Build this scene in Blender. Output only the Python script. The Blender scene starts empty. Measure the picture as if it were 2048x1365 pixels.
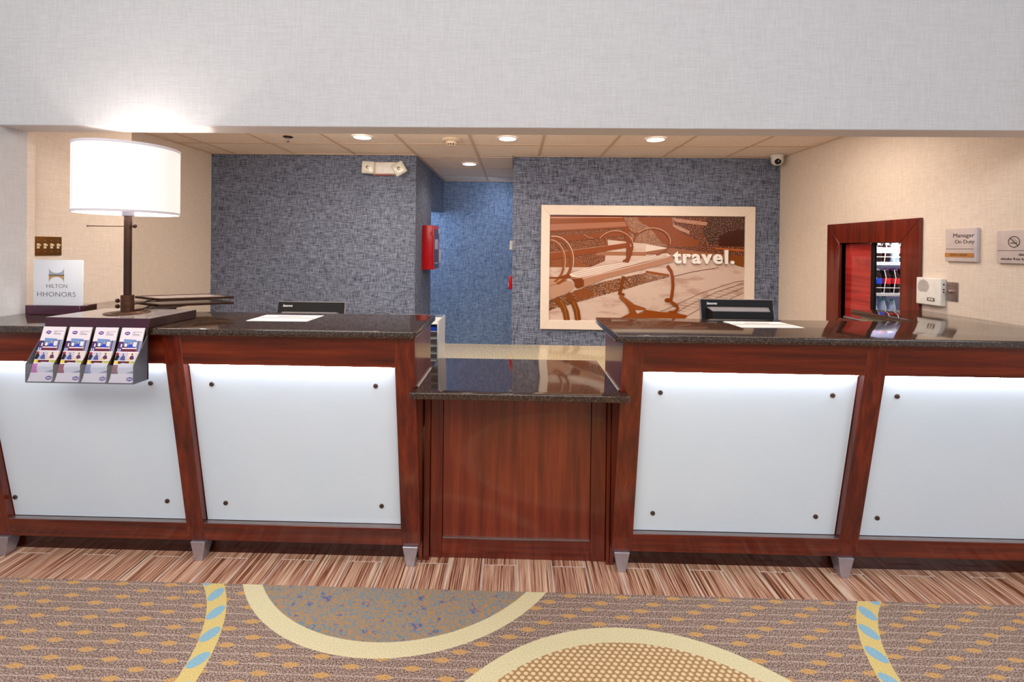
import bpy, bmesh, math, random
from mathutils import Vector, Matrix
random.seed(4)
PI = math.pi
SC = bpy.context.scene
COL = SC.collection

# ------------------------------------------------------------------ camera
H = 1.52
R_ = Vector((0.99968664, 0.02238903, 0.01119649)); U_ = Vector((-0.01131325, 0.00509553, 0.99992302)); F_ = Vector((-0.02233025, 0.99973635, -0.00534722))
cam_d = bpy.data.cameras.new('camera'); cam = bpy.data.objects.new('camera', cam_d); COL.objects.link(cam)
m = Matrix.Identity(4)
for i in range(3):
    m[i][0] = R_[i]; m[i][1] = U_[i]; m[i][2] = -F_[i]
m[2][3] = H
cam.matrix_world = m
cam_d.sensor_width = 36; cam_d.lens = 948.06 / 2048 * 36
cam_d.shift_x = (1024 - 1010.76) / 2048; cam_d.shift_y = -(682.5 - 501.99) / 2048
cam_d.clip_start = 0.05
SC.camera = cam

# ------------------------------------------------------------------ world, big lights, exposure
def lin(c):
    return tuple(((v/255)/12.92 if v/255 <= .04045 else ((v/255+.055)/1.055)**2.4) for v in c)
wd = bpy.data.worlds.new('world'); SC.world = wd; wd.use_nodes = True
wd.node_tree.nodes['Background'].inputs[0].default_value = (0.93, 0.96, 1.0, 1)
wd.node_tree.nodes['Background'].inputs[1].default_value = 0.5
def area(name, loc, aim, sx, sy, power, color):
    l = bpy.data.lights.new(name, 'AREA'); l.shape = 'RECTANGLE'; l.size = sx; l.size_y = sy; l.energy = power; l.color = color
    o = bpy.data.objects.new(name, l); COL.objects.link(o); o.location = loc
    o.rotation_euler = (Vector(aim) - Vector(loc)).to_track_quat('-Z', 'Y').to_euler(); return o
area('lobby_ceiling_light', (-0.6, -0.9, 3.3), (0.0, 2.0, 0.1), 4.5, 1.4, 125, (1.0, 0.97, 0.93))
area('lobby_window_light', (4.6, -1.6, 2.2), (0.3, 2.4, 1.2), 2.2, 2.2, 45, (0.86, 0.93, 1.0))
area('office_fill_light_left', (-1.6, 3.25, 2.41), (-1.6, 3.55, 0), 1.1, .5, 22, (1.0, .88, .76))  # added fill for the office area, hidden by the header; no ceiling fixture
area('office_fill_light_right', (1.6, 3.25, 2.41), (1.6, 3.55, 0), 1.1, .5, 22, (1.0, .88, .76))  # matching added fill on the right, likewise without a fixture
area('header_fill_light', (-.1, 2.56, 2.2), (.1, 4.0, 2.9), 3.4, .07, 24, (1.0, .88, .78))  # added upward fill for ceiling and back wall; no real cove fitting
area('hall_end_light', (-.12, 6.0, 2.3), (-.5, 6.5, 1.2), .05, .3, 3, (.7, .84, 1.0))
area('back_room_light', (-1.9, 5.9, 2.0), (-0.5, 6.4, 1.0), .7, .7, 20, (.6, .8, 1.0))
area('pantry_light', (3.2, 3.4, 2.5), (3.1, 3.9, 1.2), .6, .6, 14, (1, .95, .95))
SC.view_settings.view_transform = 'Standard'; SC.view_settings.look = 'None'
SC.view_settings.gamma = 1; SC.view_settings.use_curve_mapping = False
SC.view_settings.exposure = 0.0
SC.cycles.use_denoising = True
SC.cycles.max_bounces = 8

# ------------------------------------------------------------------ materials
MATS = {}
class N:
    def __init__(s, name):
        s.m = bpy.data.materials.new(name); s.m.use_nodes = True; s.t = s.m.node_tree
        s.b = s.t.nodes['Principled BSDF']; s.coord = None; MATS[name] = s.m
    def n(s, ty, ins=None, **kw):
        x = s.t.nodes.new(ty)
        for k, v in kw.items(): setattr(x, k, v)
        for k, v in (ins or {}).items():
            if hasattr(v, 'is_output') or isinstance(v, bpy.types.NodeSocket): s.t.links.new(v, x.inputs[k])
            else: x.inputs[k].default_value = v
        return x
    def obj(s):
        if not s.coord: s.coord = s.n('ShaderNodeTexCoord')
        return s.coord.outputs['Object']
    def map(s, scale=(1, 1, 1), loc=(0, 0, 0)):
        return s.n('ShaderNodeMapping', {'Vector': s.obj(), 'Scale': scale, 'Location': loc}).outputs[0]
    def noise(s, vec, scale=5, detail=3, rough=.5):
        return s.n('ShaderNodeTexNoise', {'Vector': vec, 'Scale': scale, 'Detail': detail, 'Roughness': rough}).outputs[0]
    def ramp(s, fac, stops):
        r = s.n('ShaderNodeValToRGB', {'Fac': fac}); e = r.color_ramp.elements
        while len(e) < len(stops): e.new(.5)
        for q, (p, c) in zip(e, stops): q.position = p; q.color = (*lin(c), 1) if len(c) == 3 else c
        return r.outputs[0]
    def ma(s, op, a, b=0.0, c=None, clamp=False):
        x = s.n('ShaderNodeMath', operation=op, use_clamp=clamp)
        for i, v in enumerate((a, b) if c is None else (a, b, c)):
            if isinstance(v, bpy.types.NodeSocket): s.t.links.new(v, x.inputs[i])
            else: x.inputs[i].default_value = v
        return x.outputs[0]
    def mix(s, fac, a, b, mode='MIX'):
        x = s.n('ShaderNodeMix', data_type='RGBA', blend_type=mode)
        for i, v in ((0, fac), (6, a), (7, b)):
            if isinstance(v, bpy.types.NodeSocket): s.t.links.new(v, x.inputs[i])
            elif i == 0: x.inputs[0].default_value = v
            else: x.inputs[i].default_value = (*lin(v), 1)
        return x.outputs[2]
    def set(s, **kw):
        names = dict(color='Base Color', rough='Roughness', metal='Metallic', spec='Specular IOR Level', ior='IOR', trans='Transmission Weight', emit='Emission Color', es='Emission Strength', coat='Coat Weight', alpha='Alpha')
        for k, v in kw.items():
            i = s.b.inputs[names[k]]
            if isinstance(v, bpy.types.NodeSocket): s.t.links.new(v, i)
            elif k in ('color', 'emit'): i.default_value = (*lin(v), 1)
            else: i.default_value = v
        return s
    def bump(s, h, strength=.2, dist=.002):
        b = s.n('ShaderNodeBump', {'Height': h, 'Strength': strength, 'Distance': dist})
        s.t.links.new(b.outputs[0], s.b.inputs['Normal']); return s

def plain(name, c, rough=.5, metal=0, vary=.06, **kw):
    x = N(name); v = x.noise(x.obj(), 18, 2)
    f = x.ma('MULTIPLY', v, vary)
    dark = tuple(max(0, q*(1-vary*2.5)) for q in c)
    x.set(color=x.mix(x.ma('MULTIPLY', v, 1.0, clamp=True), c, dark), rough=rough, metal=metal, **kw)
    return x.m

def wallpaper(name, lo, hi, fine=1.0, contrast=(.35, .65), blot=None, bump=.15, axes='xz'):
    x = N(name)
    o = x.obj()
    # threads running up and threads running across, woven
    up = x.noise(x.map((330*fine, 330*fine, 13)), 1, 3, .7)
    ac = x.noise(x.map((13, 13, 330*fine)), 1, 3, .7)
    f = x.ma('MULTIPLY', x.ma('ADD', up, ac), .5)
    c = x.ramp(f, [(contrast[0], lo), (contrast[1], hi)])
    if blot:
        b = x.noise(x.map((1, 1, 1)), .9, 2, .5)
        c = x.mix(x.ramp(b, [(.35, (0, 0, 0)), (.7, (120, 120, 120))]), c, x.mix(1.0, c, blot, 'MULTIPLY'))
    x.set(color=c, rough=.85, spec=.2).bump(f, bump)
    return x.m
wallpaper('header_wallpaper', (180, 178, 180), (197, 195, 198), fine=.62, contrast=(.34, .66))
wallpaper('beige_wallpaper', (206, 188, 172), (226, 211, 198), fine=.62, contrast=(.34, .66))
wallpaper('blue_wallpaper', (16, 19, 33), (152, 162, 186), fine=.44, contrast=(.36, .65), blot=(200, 170, 165), bump=.3)
wallpaper('hall_wallpaper_lit', (52, 74, 112), (162, 180, 210), fine=.44, contrast=(.35, .65), bump=.3)  # cool hall light put into the colour: bluer and brighter than blue wallpaper
plain('soffit_paint', (226, 220, 222), .7, vary=.02)
plain('white_paint', (236, 232, 228), .5, vary=.02)

def tilemat():
    x = N('ceiling_tile'); a = x.noise(x.obj(), 120, 3); b = x.noise(x.obj(), 420, 2)
    f = x.ramp(a, [(.3, (222, 202, 190)), (.45, (242, 226, 214)), (.8, (246, 232, 222))])
    x.set(color=x.mix(x.ramp(b, [(.62, (0, 0, 0)), (.7, (255, 255, 255))]), f, (170, 140, 125)), rough=.95, spec=.1).bump(b, .4)
tilemat()
plain('ceiling_grid', (214, 184, 158), .5, vary=.02)

def wood(name, vertical=True, lo=(50, 12, 5), mid=(98, 28, 10), hi=(140, 52, 18), rough=.22, sc=None):
    x = N(name)
    sc = sc or ((26, 26, 1.3) if vertical else (1.3, 26, 26))
    v = x.map(sc); g = x.noise(v, 1.1, 6, .62)
    blot = x.noise(x.obj(), 3.2, 3, .5)
    c = x.ramp(g, [(.25, lo), (.5, mid), (.78, hi)])
    c = x.mix(x.ramp(blot, [(.35, (0, 0, 0)), (.7, (150, 150, 150))]), c, (64, 18, 10))
    x.set(color=c, rough=rough, coat=.25).bump(g, .05)
    return x.m
wood('cherry_vertical', True); wood('cherry_horizontal', False)
wood('cherry_panel', True, (76, 26, 14), (118, 44, 26), (140, 62, 36), rough=.18)
wood('cherry_dark', False, (26, 5, 4), (50, 14, 9), (66, 20, 12))
wood('frame_cherry', True, (52, 10, 5), (98, 26, 12), (128, 44, 20), rough=.2)
wood('red_board', False, (120, 26, 26), (172, 46, 44), (196, 70, 64), rough=.12, sc=(26, 1.3, 26))

def granite(name, base, mid, speck, big, rough=.06, ior=1.62):
    x = N(name)
    a = x.noise(x.obj(), 260, 3, .8); b = x.noise(x.obj(), 120, 3, .6)
    vo = x.n('ShaderNodeTexVoronoi', {'Vector': x.obj(), 'Scale': 200.0}).outputs['Distance']
    c = x.ramp(b, [(.35, base), (.62, mid)])
    c = x.mix(x.ramp(a, [(.60, (0, 0, 0)), (.68, (230, 230, 230))]), c, speck)
    c = x.mix(x.ramp(vo, [(.04, (170, 170, 170)), (.12, (0, 0, 0))]), c, big)
    x.set(color=c, rough=rough, ior=ior)
    return x.m
granite('dark_granite', (24, 14, 11), (64, 44, 34), (196, 160, 130), (190, 160, 128))
granite('gold_granite', (118, 110, 84), (206, 194, 160), (228, 220, 200), (84, 84, 66), .12, 1.5)

def floor_tile():
    x = N('striped_floor_tile'); o = x.n('ShaderNodeObjectInfo').outputs['Random']
    v = x.n('ShaderNodeMapping', {'Vector': x.obj(), 'Scale': (1, 1, 1)})
    off = x.n('ShaderNodeCombineXYZ', {'X': x.ma('MULTIPLY', o, 30.0), 'Y': o, 'Z': 0.0}).outputs[0]
    p = x.n('ShaderNodeVectorMath', {0: x.obj(), 1: off}, operation='ADD').outputs[0]
    a = x.noise(x.n('ShaderNodeMapping', {'Vector': p, 'Scale': (150, 2.2, 1)}).outputs[0], 1, 3, .7)
    b = x.noise(x.n('ShaderNodeMapping', {'Vector': p, 'Scale': (34, 1.0, 1)}).outputs[0], 1, 2, .5)
    f = x.ma('ADD', x.ma('MULTIPLY', a, .72), x.ma('MULTIPLY', b, .28))
    c = x.ramp(f, [(.36, (66, 28, 14)), (.43, (132, 76, 50)), (.49, (190, 136, 112)), (.55, (222, 176, 144)), (.64, (246, 218, 186))])
    x.set(color=c, rough=.28).bump(a, .06)
floor_tile()
plain('grout', (236, 222, 212), .8)

# -------- carpet: the woven pattern is colour of the yarn, computed from floor position
def carpet_mat():
    x = N('patterned_carpet')
    sep = x.n('ShaderNodeSeparateXYZ', {0: x.obj()}); X, Y = sep.outputs[0], sep.outputs[1]
    pile = x.noise(x.obj(), 200, 3, .8); pile2 = x.noise(x.obj(), 240, 2, .6); soil = x.noise(x.obj(), 3.5, 3)
    wob = x.ma('MULTIPLY', x.ma('SUBTRACT', pile2, .5), .006)
    step = lambda v, e, w=.0025: x.ma('SUBTRACT', 1.0, x.ma('DIVIDE', x.ma('SUBTRACT', v, e), w, clamp=True), clamp=True)   # 1 where v < e
    def dist(cx, cy):
        a = x.ma('SUBTRACT', X, cx); b = x.ma('SUBTRACT', Y, cy)
        return x.ma('ADD', x.ma('SQRT', x.ma('ADD', x.ma('MULTIPLY', a, a), x.ma('MULTIPLY', b, b))), wob), a, b
    ground = x.ramp(pile, [(.38, (68, 46, 40)), (.5, (152, 122, 108)), (.62, (230, 204, 188))])
    ground = x.mix(x.ramp(soil, [(.4, (0, 0, 0)), (.75, (110, 110, 110))]), ground, (104, 82, 62))
    # rows of small lozenges joined by a stitched line
    RP = .0379
    yr = x.ma('DIVIDE', x.ma('SUBTRACT', Y, 2.067), RP)
    ri = x.ma('ROUND', yr); dv = x.ma('MULTIPLY', x.ma('SUBTRACT', yr, ri), RP)
    line = x.ma('MULTIPLY', step(x.ma('ABSOLUTE', dv), .0022, .001), x.ma('GREATER_THAN', x.noise(x.map((420, 60, 1)), 1, 0), .47))
    c = x.mix(x.ma('MULTIPLY', line, .85), ground, (214, 188, 168))
    off = x.ma('ADD', x.ma('MULTIPLY', ri, .083), x.ma('MULTIPLY', x.ma('SINE', x.ma('MULTIPLY', ri, 1.9)), .014))
    un = x.ma('DIVIDE', x.ma('SUBTRACT', x.ma('SUBTRACT', X, .255), off), .2215)
    du = x.ma('ABSOLUTE', x.ma('MULTIPLY', x.ma('SUBTRACT', un, x.ma('ROUND', un)), .2215))
    q = x.ma('ADD', x.ma('POWER', x.ma('DIVIDE', du, .031), 1.5), x.ma('POWER', x.ma('DIVIDE', x.ma('ABSOLUTE', dv), .0112), 1.8))
    loz = x.ramp(pile, [(.35, (176, 122, 68)), (.62, (236, 188, 128))])
    c = x.mix(step(q, 1.0, .1), c, loz)
    yarn = x.ramp(pile, [(.3, (214, 192, 146)), (.6, (246, 230, 186))])
    yarn2 = x.ramp(pile, [(.3, (214, 182, 108)), (.6, (240, 212, 140))])
    # half disc of orange and blue fleck
    d1, _, _ = dist(-.526, 2.54)
    n1 = x.noise(x.obj(), 120, 4, .8); n2 = x.noise(x.map((1, 1, 1), (3, 7, 0)), 22, 4, .7)
    fleck = x.ramp(n1, [(.44, (214, 150, 92)), (.49, (188, 146, 104)), (.53, (130, 158, 160)), (.6, (88, 146, 190))])
    fleck = x.mix(x.ramp(n2, [(.58, (0, 0, 0)), (.64, (255, 255, 255))]), fleck, x.mix(x.ramp(n1, [(.43, (0, 0, 0)), (.47, (255, 255, 255))]), fleck, (52, 98, 172)))
    fleck = x.mix(x.ma('MULTIPLY', pile, .5), fleck, (150, 130, 92))
    c = x.mix(step(d1, .815), c, yarn); c = x.mix(step(d1, .743), c, fleck)
    # disc of close pale dots
    d2, a2, b2 = dist(.433, 1.084)
    gy = x.ma('DIVIDE', Y, .0165); gi = x.ma('ROUND', gy)
    gx = x.ma('ADD', x.ma('DIVIDE', X, .0262), x.ma('MULTIPLY', x.ma('MODULO', x.ma('ABSOLUTE', gi), 2.0), .5))
    ex = x.ma('MULTIPLY', x.ma('SUBTRACT', gx, x.ma('ROUND', gx)), .0262); ey = x.ma('MULTIPLY', x.ma('SUBTRACT', gy, gi), .0165)
    dd = x.ma('SQRT', x.ma('ADD', x.ma('MULTIPLY', ex, ex), x.ma('MULTIPLY', x.ma('MULTIPLY', ey, ey), 1.4)))
    lat = x.mix(step(dd, .0066, .003), x.ramp(pile, [(.3, (150, 106, 66)), (.65, (204, 160, 112))]), (242, 212, 168))
    c = x.mix(step(d2, .815), c, yarn); c = x.mix(step(d2, .743), c, lat)
    # two yellow bands with slanted blue ovals
    for cx, cy, a0, k in ((-1.91, 1.55, 19.4, -.45), (2.105, 1.53, 150.5, .45)):
        d, a, b = dist(cx, cy)
        band = x.ma('MULTIPLY', step(d, .818), x.ma('SUBTRACT', 1.0, step(d, .746)))
        c = x.mix(band, c, yarn2)
        an = x.ma('ARCTAN2', b, a); da = math.radians(8.7)
        t = x.ma('DIVIDE', x.ma('SUBTRACT', an, math.radians(a0)), da)
        s_ = x.ma('MULTIPLY', x.ma('SUBTRACT', t, x.ma('ROUND', t)), da*.782)
        r_ = x.ma('SUBTRACT', d, .782)
        s2 = x.ma('ADD', s_, x.ma('MULTIPLY', r_, k))
        e = x.ma('ADD', x.ma('POWER', x.ma('DIVIDE', x.ma('ABSOLUTE', r_), .032), 2.0), x.ma('POWER', x.ma('DIVIDE', x.ma('ABSOLUTE', s2), .029), 2.0))
        c = x.mix(x.ma('MULTIPLY', band, step(e, 1.0, .1)), c, x.ramp(pile, [(.3, (126, 166, 186)), (.65, (168, 206, 220))]))
    x.set(color=c, rough=.95, spec=.1).bump(pile, .6, .004)
carpet_mat()

def fmat(name, c, es):
    x = N(name); n = x.noise(x.obj(), 6, 1); x.set(color=c, rough=.6, emit=c, es=es); return x.m
plain('brushed_metal', (196, 192, 204), .32, .75, vary=.08)
plain('bronze', (96, 62, 44), .38, .7, vary=.1)
plain('bronze_dark', (66, 40, 30), .42, .55, vary=.12)
plain('socket_metal', (92, 90, 104), .4, .3); plain('steel', (176, 160, 156), .28, .85)
plain('brass_plate', (150, 98, 44), .3, .8)
plain('ivory', (240, 222, 186), .4)
plain('plastic_white', (238, 234, 228), .35)
plain('cream_plastic', (228, 206, 180), .4)
plain('black_plastic', (16, 12, 12), .5, spec=.25)
plain('grey_plastic', (96, 96, 104), .45)
plain('bezel_grey', (158, 146, 148), .35)
plain('alarm_red', (206, 14, 26), .25)
plain('alarm_dark', (44, 52, 66), .2)
plain('ink_dark', (62, 34, 34), .5)
plain('ink_grey', (120, 112, 122), .5)
plain('sign_grey', (208, 192, 188), .4)
plain('sign_edge', (196, 194, 214), .3)
plain('name_strip', (184, 124, 62), .4)
plain('purple_stain', (74, 12, 44), .16, vary=.15, coat=.4)
plain('box_dark', (64, 44, 44), .2, vary=.15, coat=.3)
plain('box_top', (176, 164, 160), .12, vary=.08)
plain('paper', (246, 240, 236), .6, vary=.01)
plain('frame_cream', (236, 218, 202), .4, vary=.02)
plain('frame_back', (60, 26, 14), .6)
plain('letter_white', (244, 236, 230), .4, vary=.01)
plain('bolt_brown', (92, 70, 62), .3, .6)
plain('rubber_dark', (18, 14, 16), .7)
plain('cola', (34, 16, 12), .08)
plain('cap_red', (196, 24, 34), .4); plain('cap_white', (235, 232, 240), .4); plain('cap_blue', (40, 70, 190), .4); plain('cap_green', (20, 150, 118), .4); plain('cap_violet', (180, 120, 200), .4)
plain('label_blue', (30, 74, 196), .35); plain('label_red', (206, 40, 44), .35); plain('label_silver', (206, 208, 224), .3)
plain('desk_kraft', (190, 150, 108), .6)
plain('lens_clear', (226, 222, 206), .15, vary=.03)
x = N('water'); x.set(color=(206, 222, 246), rough=.05, ior=1.33, trans=.55)
x = N('clear_acrylic'); x.set(color=(245, 248, 252), rough=.03, ior=1.2, trans=.93)
x = N('frost_acrylic'); x.set(color=(226, 226, 232), rough=.2, ior=1.3, trans=.18)
x = N('glass'); x.set(color=(255, 255, 255), rough=.0, ior=1.1, trans=1.0)
x = N('frosted_glass'); n_ = x.noise(x.obj(), 2.0, 2); x.set(color=x.mix(n_, (222, 230, 240), (206, 220, 232)), rough=.22, spec=.5)
x = N('lamp_fabric'); n_ = x.noise(x.map((60, 60, 500)), 1, 2)
x.set(color=(250, 246, 242), rough=.9, emit=(255, 252, 250), es=.3)
x = N('lamp_trim'); x.set(color=(206, 198, 206), rough=.8, emit=(255, 248, 248), es=.05)
fmat('led', (235, 242, 255), 42.0)
fmat('downlight_lens', (255, 240, 222), 14.0)
fmat('cooler_light', (225, 230, 255), 9)
plain('cooler_inside', (226, 226, 248), .4, vary=.02)
x = N('granite_black_core'); x.set(color=(20, 14, 12), rough=.3)

# flat print: colour per polygon; alpha carries how much the printed photo is mottled there
x = N('print'); at = x.n('ShaderNodeAttribute', attribute_name='Ink'); 
g1 = x.noise(x.obj(), 95, 5, .8); g2 = x.noise(x.map((30, 30, 30), (5, 2, 9)), 1, 3, .7)
br = x.ramp(g1, [(.42, (64, 64, 64)), (.52, (170, 170, 170)), (.58, (255, 255, 255))])
mot = x.mix(x.ramp(g1, [(.54, (0, 0, 0)), (.60, (255, 255, 255))]), x.mix(1.0, at.outputs['Color'], x.ramp(g2, [(.3, (120, 120, 120)), (.7, (255, 255, 255))]), 'MULTIPLY'), (236, 196, 172))
x.set(color=x.mix(at.outputs['Alpha'], at.outputs['Color'], mot), rough=.25)
x = N('print_soft'); at = x.n('ShaderNodeAttribute', attribute_name='Ink')
g1 = x.noise(x.map((5, 5, 16)), 1, 4, .6)
x.set(color=x.mix(x.ma('MULTIPLY', x.ramp(g1, [(.5, (0, 0, 0)), (.68, (255, 255, 255))]), at.outputs['Alpha']), at.outputs['Color'], (160, 112, 88)), rough=.25)

# ------------------------------------------------------------------ mesh helpers
class M:
    def __init__(s): s.b = bmesh.new(); s.mi = 0
    def _f(s, vs):
        try: f = s.b.faces.new(vs); f.material_index = s.mi; return f
        except ValueError: return None
    def box(s, x0, x1, y0, y1, z0, z1):
        v = [s.b.verts.new(p) for p in ((x0,y0,z0),(x1,y0,z0),(x1,y1,z0),(x0,y1,z0),(x0,y0,z1),(x1,y0,z1),(x1,y1,z1),(x0,y1,z1))]
        for f in ((0,3,2,1),(4,5,6,7),(0,1,5,4),(1,2,6,5),(2,3,7,6),(3,0,4,7)): s._f([v[i] for i in f])
        return s
    def loft(s, rings, cap=True):          # rings: lists of equal length
        vr = [[s.b.verts.new(p) for p in r] for r in rings]; n = len(rings[0])
        for a, b in zip(vr, vr[1:]):
            for i in range(n): s._f([a[i], a[(i+1) % n], b[(i+1) % n], b[i]])
        if cap: s._f(vr[0][::-1]); s._f(vr[-1])
        return s
    def prism(s, poly, ax, a, b):          # poly in the two other axes, in order
        def P(u, v, w):
            return {'x': (w, u, v), 'y': (u, w, v), 'z': (u, v, w)}[ax]
        return s.loft([[P(u, v, a) for u, v in poly], [P(u, v, b) for u, v in poly]])
    def cyl(s, c, r, h, ax='z', n=24, r2=None):
        r2 = r if r2 is None else r2
        def P(t, rr, w):
            u, v = rr*math.cos(t), rr*math.sin(t)
            return {'z': (c[0]+u, c[1]+v, c[2]+w), 'y': (c[0]+u, c[1]+w, c[2]+v), 'x': (c[0]+w, c[1]+u, c[2]+v)}[ax]
        return s.loft([[P(2*PI*i/n, r, 0) for i in range(n)], [P(2*PI*i/n, r2, h) for i in range(n)]])
    def lathe(s, c, prof, ax='z', n=24, cap=False, sgn=1):
        def P(t, rr, w):
            u, v = rr*math.cos(t), rr*math.sin(t); w = w*sgn
            return {'z': (c[0]+u, c[1]+v, c[2]+w), 'y': (c[0]+u, c[1]+w, c[2]+v), 'x': (c[0]+w, c[1]+u, c[2]+v)}[ax]
        return s.loft([[P(2*PI*i/n, r, w) for i in range(n)] for r, w in prof], cap)
    def tube(s, pts, r, n=8):
        pts = [Vector(p) for p in pts]; rings = []
        for i, p in enumerate(pts):
            d = (pts[min(i+1, len(pts)-1)] - pts[max(i-1, 0)]).normalized()
            a = d.orthogonal().normalized() if i == 0 else (a - d*a.dot(d)).normalized()
            b = d.cross(a)
            rings.append([tuple(p + r*(math.cos(2*PI*k/n)*a + math.sin(2*PI*k/n)*b)) for k in range(n)])
        return s.loft(rings)
    def quad(s, pts): s._f([s.b.verts.new(p) for p in pts]); return s
    def bevel(s, w, seg=2, ang=.6):
        bmesh.ops.recalc_face_normals(s.b, faces=s.b.faces)
        e = [k for k in s.b.edges if len(k.link_faces) == 2 and k.calc_face_angle(0) > ang]
        bmesh.ops.bevel(s.b, geom=e, offset=w, segments=seg, affect='EDGES', profile=.6); return s
    def xf(s, mat): bmesh.ops.transform(s.b, matrix=mat, verts=s.b.verts); return s
    def mesh(s, name, mats, smooth=True):
        bmesh.ops.recalc_face_normals(s.b, faces=s.b.faces)
        me = bpy.data.meshes.new(name); s.b.to_mesh(me); s.b.free()
        for k in (mats if isinstance(mats, (list, tuple)) else [mats]): me.materials.append(MATS[k])
        if smooth:
            me.shade_smooth()
            me.set_sharp_from_angle(angle=math.radians(38))
        return me
def add(name, mesh, parent=None):
    o = bpy.data.objects.new(name, mesh); COL.objects.link(o)
    if parent:
        o.parent = parent
        pl = parent; off = Vector((0, 0, 0))
        while pl: off += pl.location; pl = pl.parent
        o.location = -off if not getattr(mesh, 'keep', False) else (0, 0, 0)
    return o
def part(name, mb, mats, parent): return add(name, mb.mesh(name, mats), parent)
def tag(o, label=None, cat=None, group=None, kind=None):
    if label: o['label'] = label
    if cat: o['category'] = cat
    if group: o['group'] = group
    if kind: o['kind'] = kind
    return o
def thing(name, label, cat, loc=(0, 0, 0), group=None):
    o = bpy.data.objects.new(name, None); COL.objects.link(o); o.location = loc
    o.empty_display_size = .05
    return tag(o, label, cat, group)
def solid(name, mb, mats, label, cat, group=None): return tag(add(name, mb.mesh(name, mats)), label, cat, group)
def struct(name, mb, mats, parent=None):
    o = add(name, mb.mesh(name, mats), parent)
    if not parent: o['kind'] = 'structure'
    return o
DG = None
def text_mesh(body, size, mat, depth=.0006, bold=0.0, align='LEFT', shear=0, spacing=1.0):
    cu = bpy.data.curves.new('lettering', 'FONT'); cu.body = body; cu.size = size; cu.extrude = depth; cu.offset = bold
    cu.align_x = align; cu.shear = shear; cu.space_character = spacing; cu.resolution_u = 3
    o = bpy.data.objects.new('lettering', cu); COL.objects.link(o)
    bpy.context.view_layer.update()
    me = bpy.data.meshes.new_from_object(o.evaluated_get(bpy.context.evaluated_depsgraph_get()))
    bpy.data.objects.remove(o); me.materials.clear(); me.materials.append(MATS[mat]); return me
def fit_text(body, mat, width, height=None, **kw):
    me = text_mesh(body, 1.0, mat, **kw)
    xs = [v.co.x for v in me.vertices]; ys = [v.co.y for v in me.vertices]
    x0, x1, y0, y1 = min(xs), max(xs), min(ys), max(ys)
    sx = width/(x1-x0); sy = sx if height is None else height/(y1-y0)
    for v in me.vertices:
        v.co.x = (v.co.x-x0)*sx; v.co.y = (v.co.y-y0)*sy
    return me
ROT_FRONT = Matrix(((1,0,0,0),(0,0,-1,0),(0,1,0,0),(0,0,0,1)))       # text x->X, y->Z, facing -Y
ROT_RIGHTWALL = Matrix(((0,0,-1,0),(-1,0,0,0),(0,1,0,0),(0,0,0,1)))  # text x->-Y, y->Z, facing -X
def place(me, rot, loc): me.transform(Matrix.Translation(loc) @ rot); return me

class Print:
    """flat printed graphics: coloured polygons stacked a hair apart; P(u,v,layer) gives the point"""
    def __init__(s, P, dl=.00012): s.P = P; s.vs = []; s.fs = []; s.cs = []; s.mi = []; s.l = 0; s.dl = dl
    deep = 0
    def tone(s, c):
        if not s.deep: return c
        k = sum(c)/765; f = 1-s.deep*(1-k); q = (c[0]-c[2])*.22*(1-k); return (min(255, c[0]*f+q), c[1]*f, max(0, c[2]*f-q))
    def poly(s, pts, c, mot=0.0, soft=0):
        s.l += 1; k = len(s.vs)
        for u, v in pts: s.vs.append(s.P(u, v, s.l*s.dl))
        s.fs.append(list(range(k, k+len(pts)))); s.cs.append((*lin(s.tone(c)), mot)); s.mi.append(soft)
        return s
    def rect(s, u0, v0, u1, v1, c, mot=0.0, soft=0): return s.poly([(u0,v0),(u1,v0),(u1,v1),(u0,v1)], c, mot, soft)
    def stroke(s, pts, w, c, mot=0.0):
        s.l += 1
        if not isinstance(w, (list, tuple)): w = [w]*len(pts)
        L = []; Rr = []
        for i, p in enumerate(pts):
            a = pts[max(i-1, 0)]; b = pts[min(i+1, len(pts)-1)]
            dx, dy = b[0]-a[0], b[1]-a[1]; n = math.hypot(dx, dy) or 1
            ox, oy = -dy/n*w[i]/2, dx/n*w[i]/2
            L.append((p[0]+ox, p[1]+oy)); Rr.append((p[0]-ox, p[1]-oy))
        for i in range(len(pts)-1):
            k = len(s.vs)
            for u, v in (L[i], L[i+1], Rr[i+1], Rr[i]): s.vs.append(s.P(u, v, s.l*s.dl))
            s.fs.append([k, k+1, k+2, k+3]); s.cs.append((*lin(s.tone(c)), mot)); s.mi.append(0)
        return s
    def ell(s, cx, cy, rx, ry, c, mot=0.0, n=16): return s.poly([(cx+rx*math.cos(2*PI*i/n), cy+ry*math.sin(2*PI*i/n)) for i in range(n)], c, mot)
    def mesh(s, name):
        me = bpy.data.meshes.new(name); me.from_pydata(s.vs, [], s.fs)
        ca = me.color_attributes.new('Ink', 'FLOAT_COLOR', 'CORNER'); i = 0
        for f, c, mi in zip(me.polygons, s.cs, s.mi):
            f.material_index = mi
            for _ in f.loop_indices: ca.data[i].color = c; i += 1
        me.materials.append(MATS['print']); me.materials.append(MATS['print_soft']); return me
def arc(cx, cy, rx, ry, a0, a1, n=18):
    return [(cx+rx*math.cos(math.radians(a0+(a1-a0)*i/n)), cy+ry*math.sin(math.radians(a0+(a1-a0)*i/n))) for i in range(n+1)]

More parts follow.
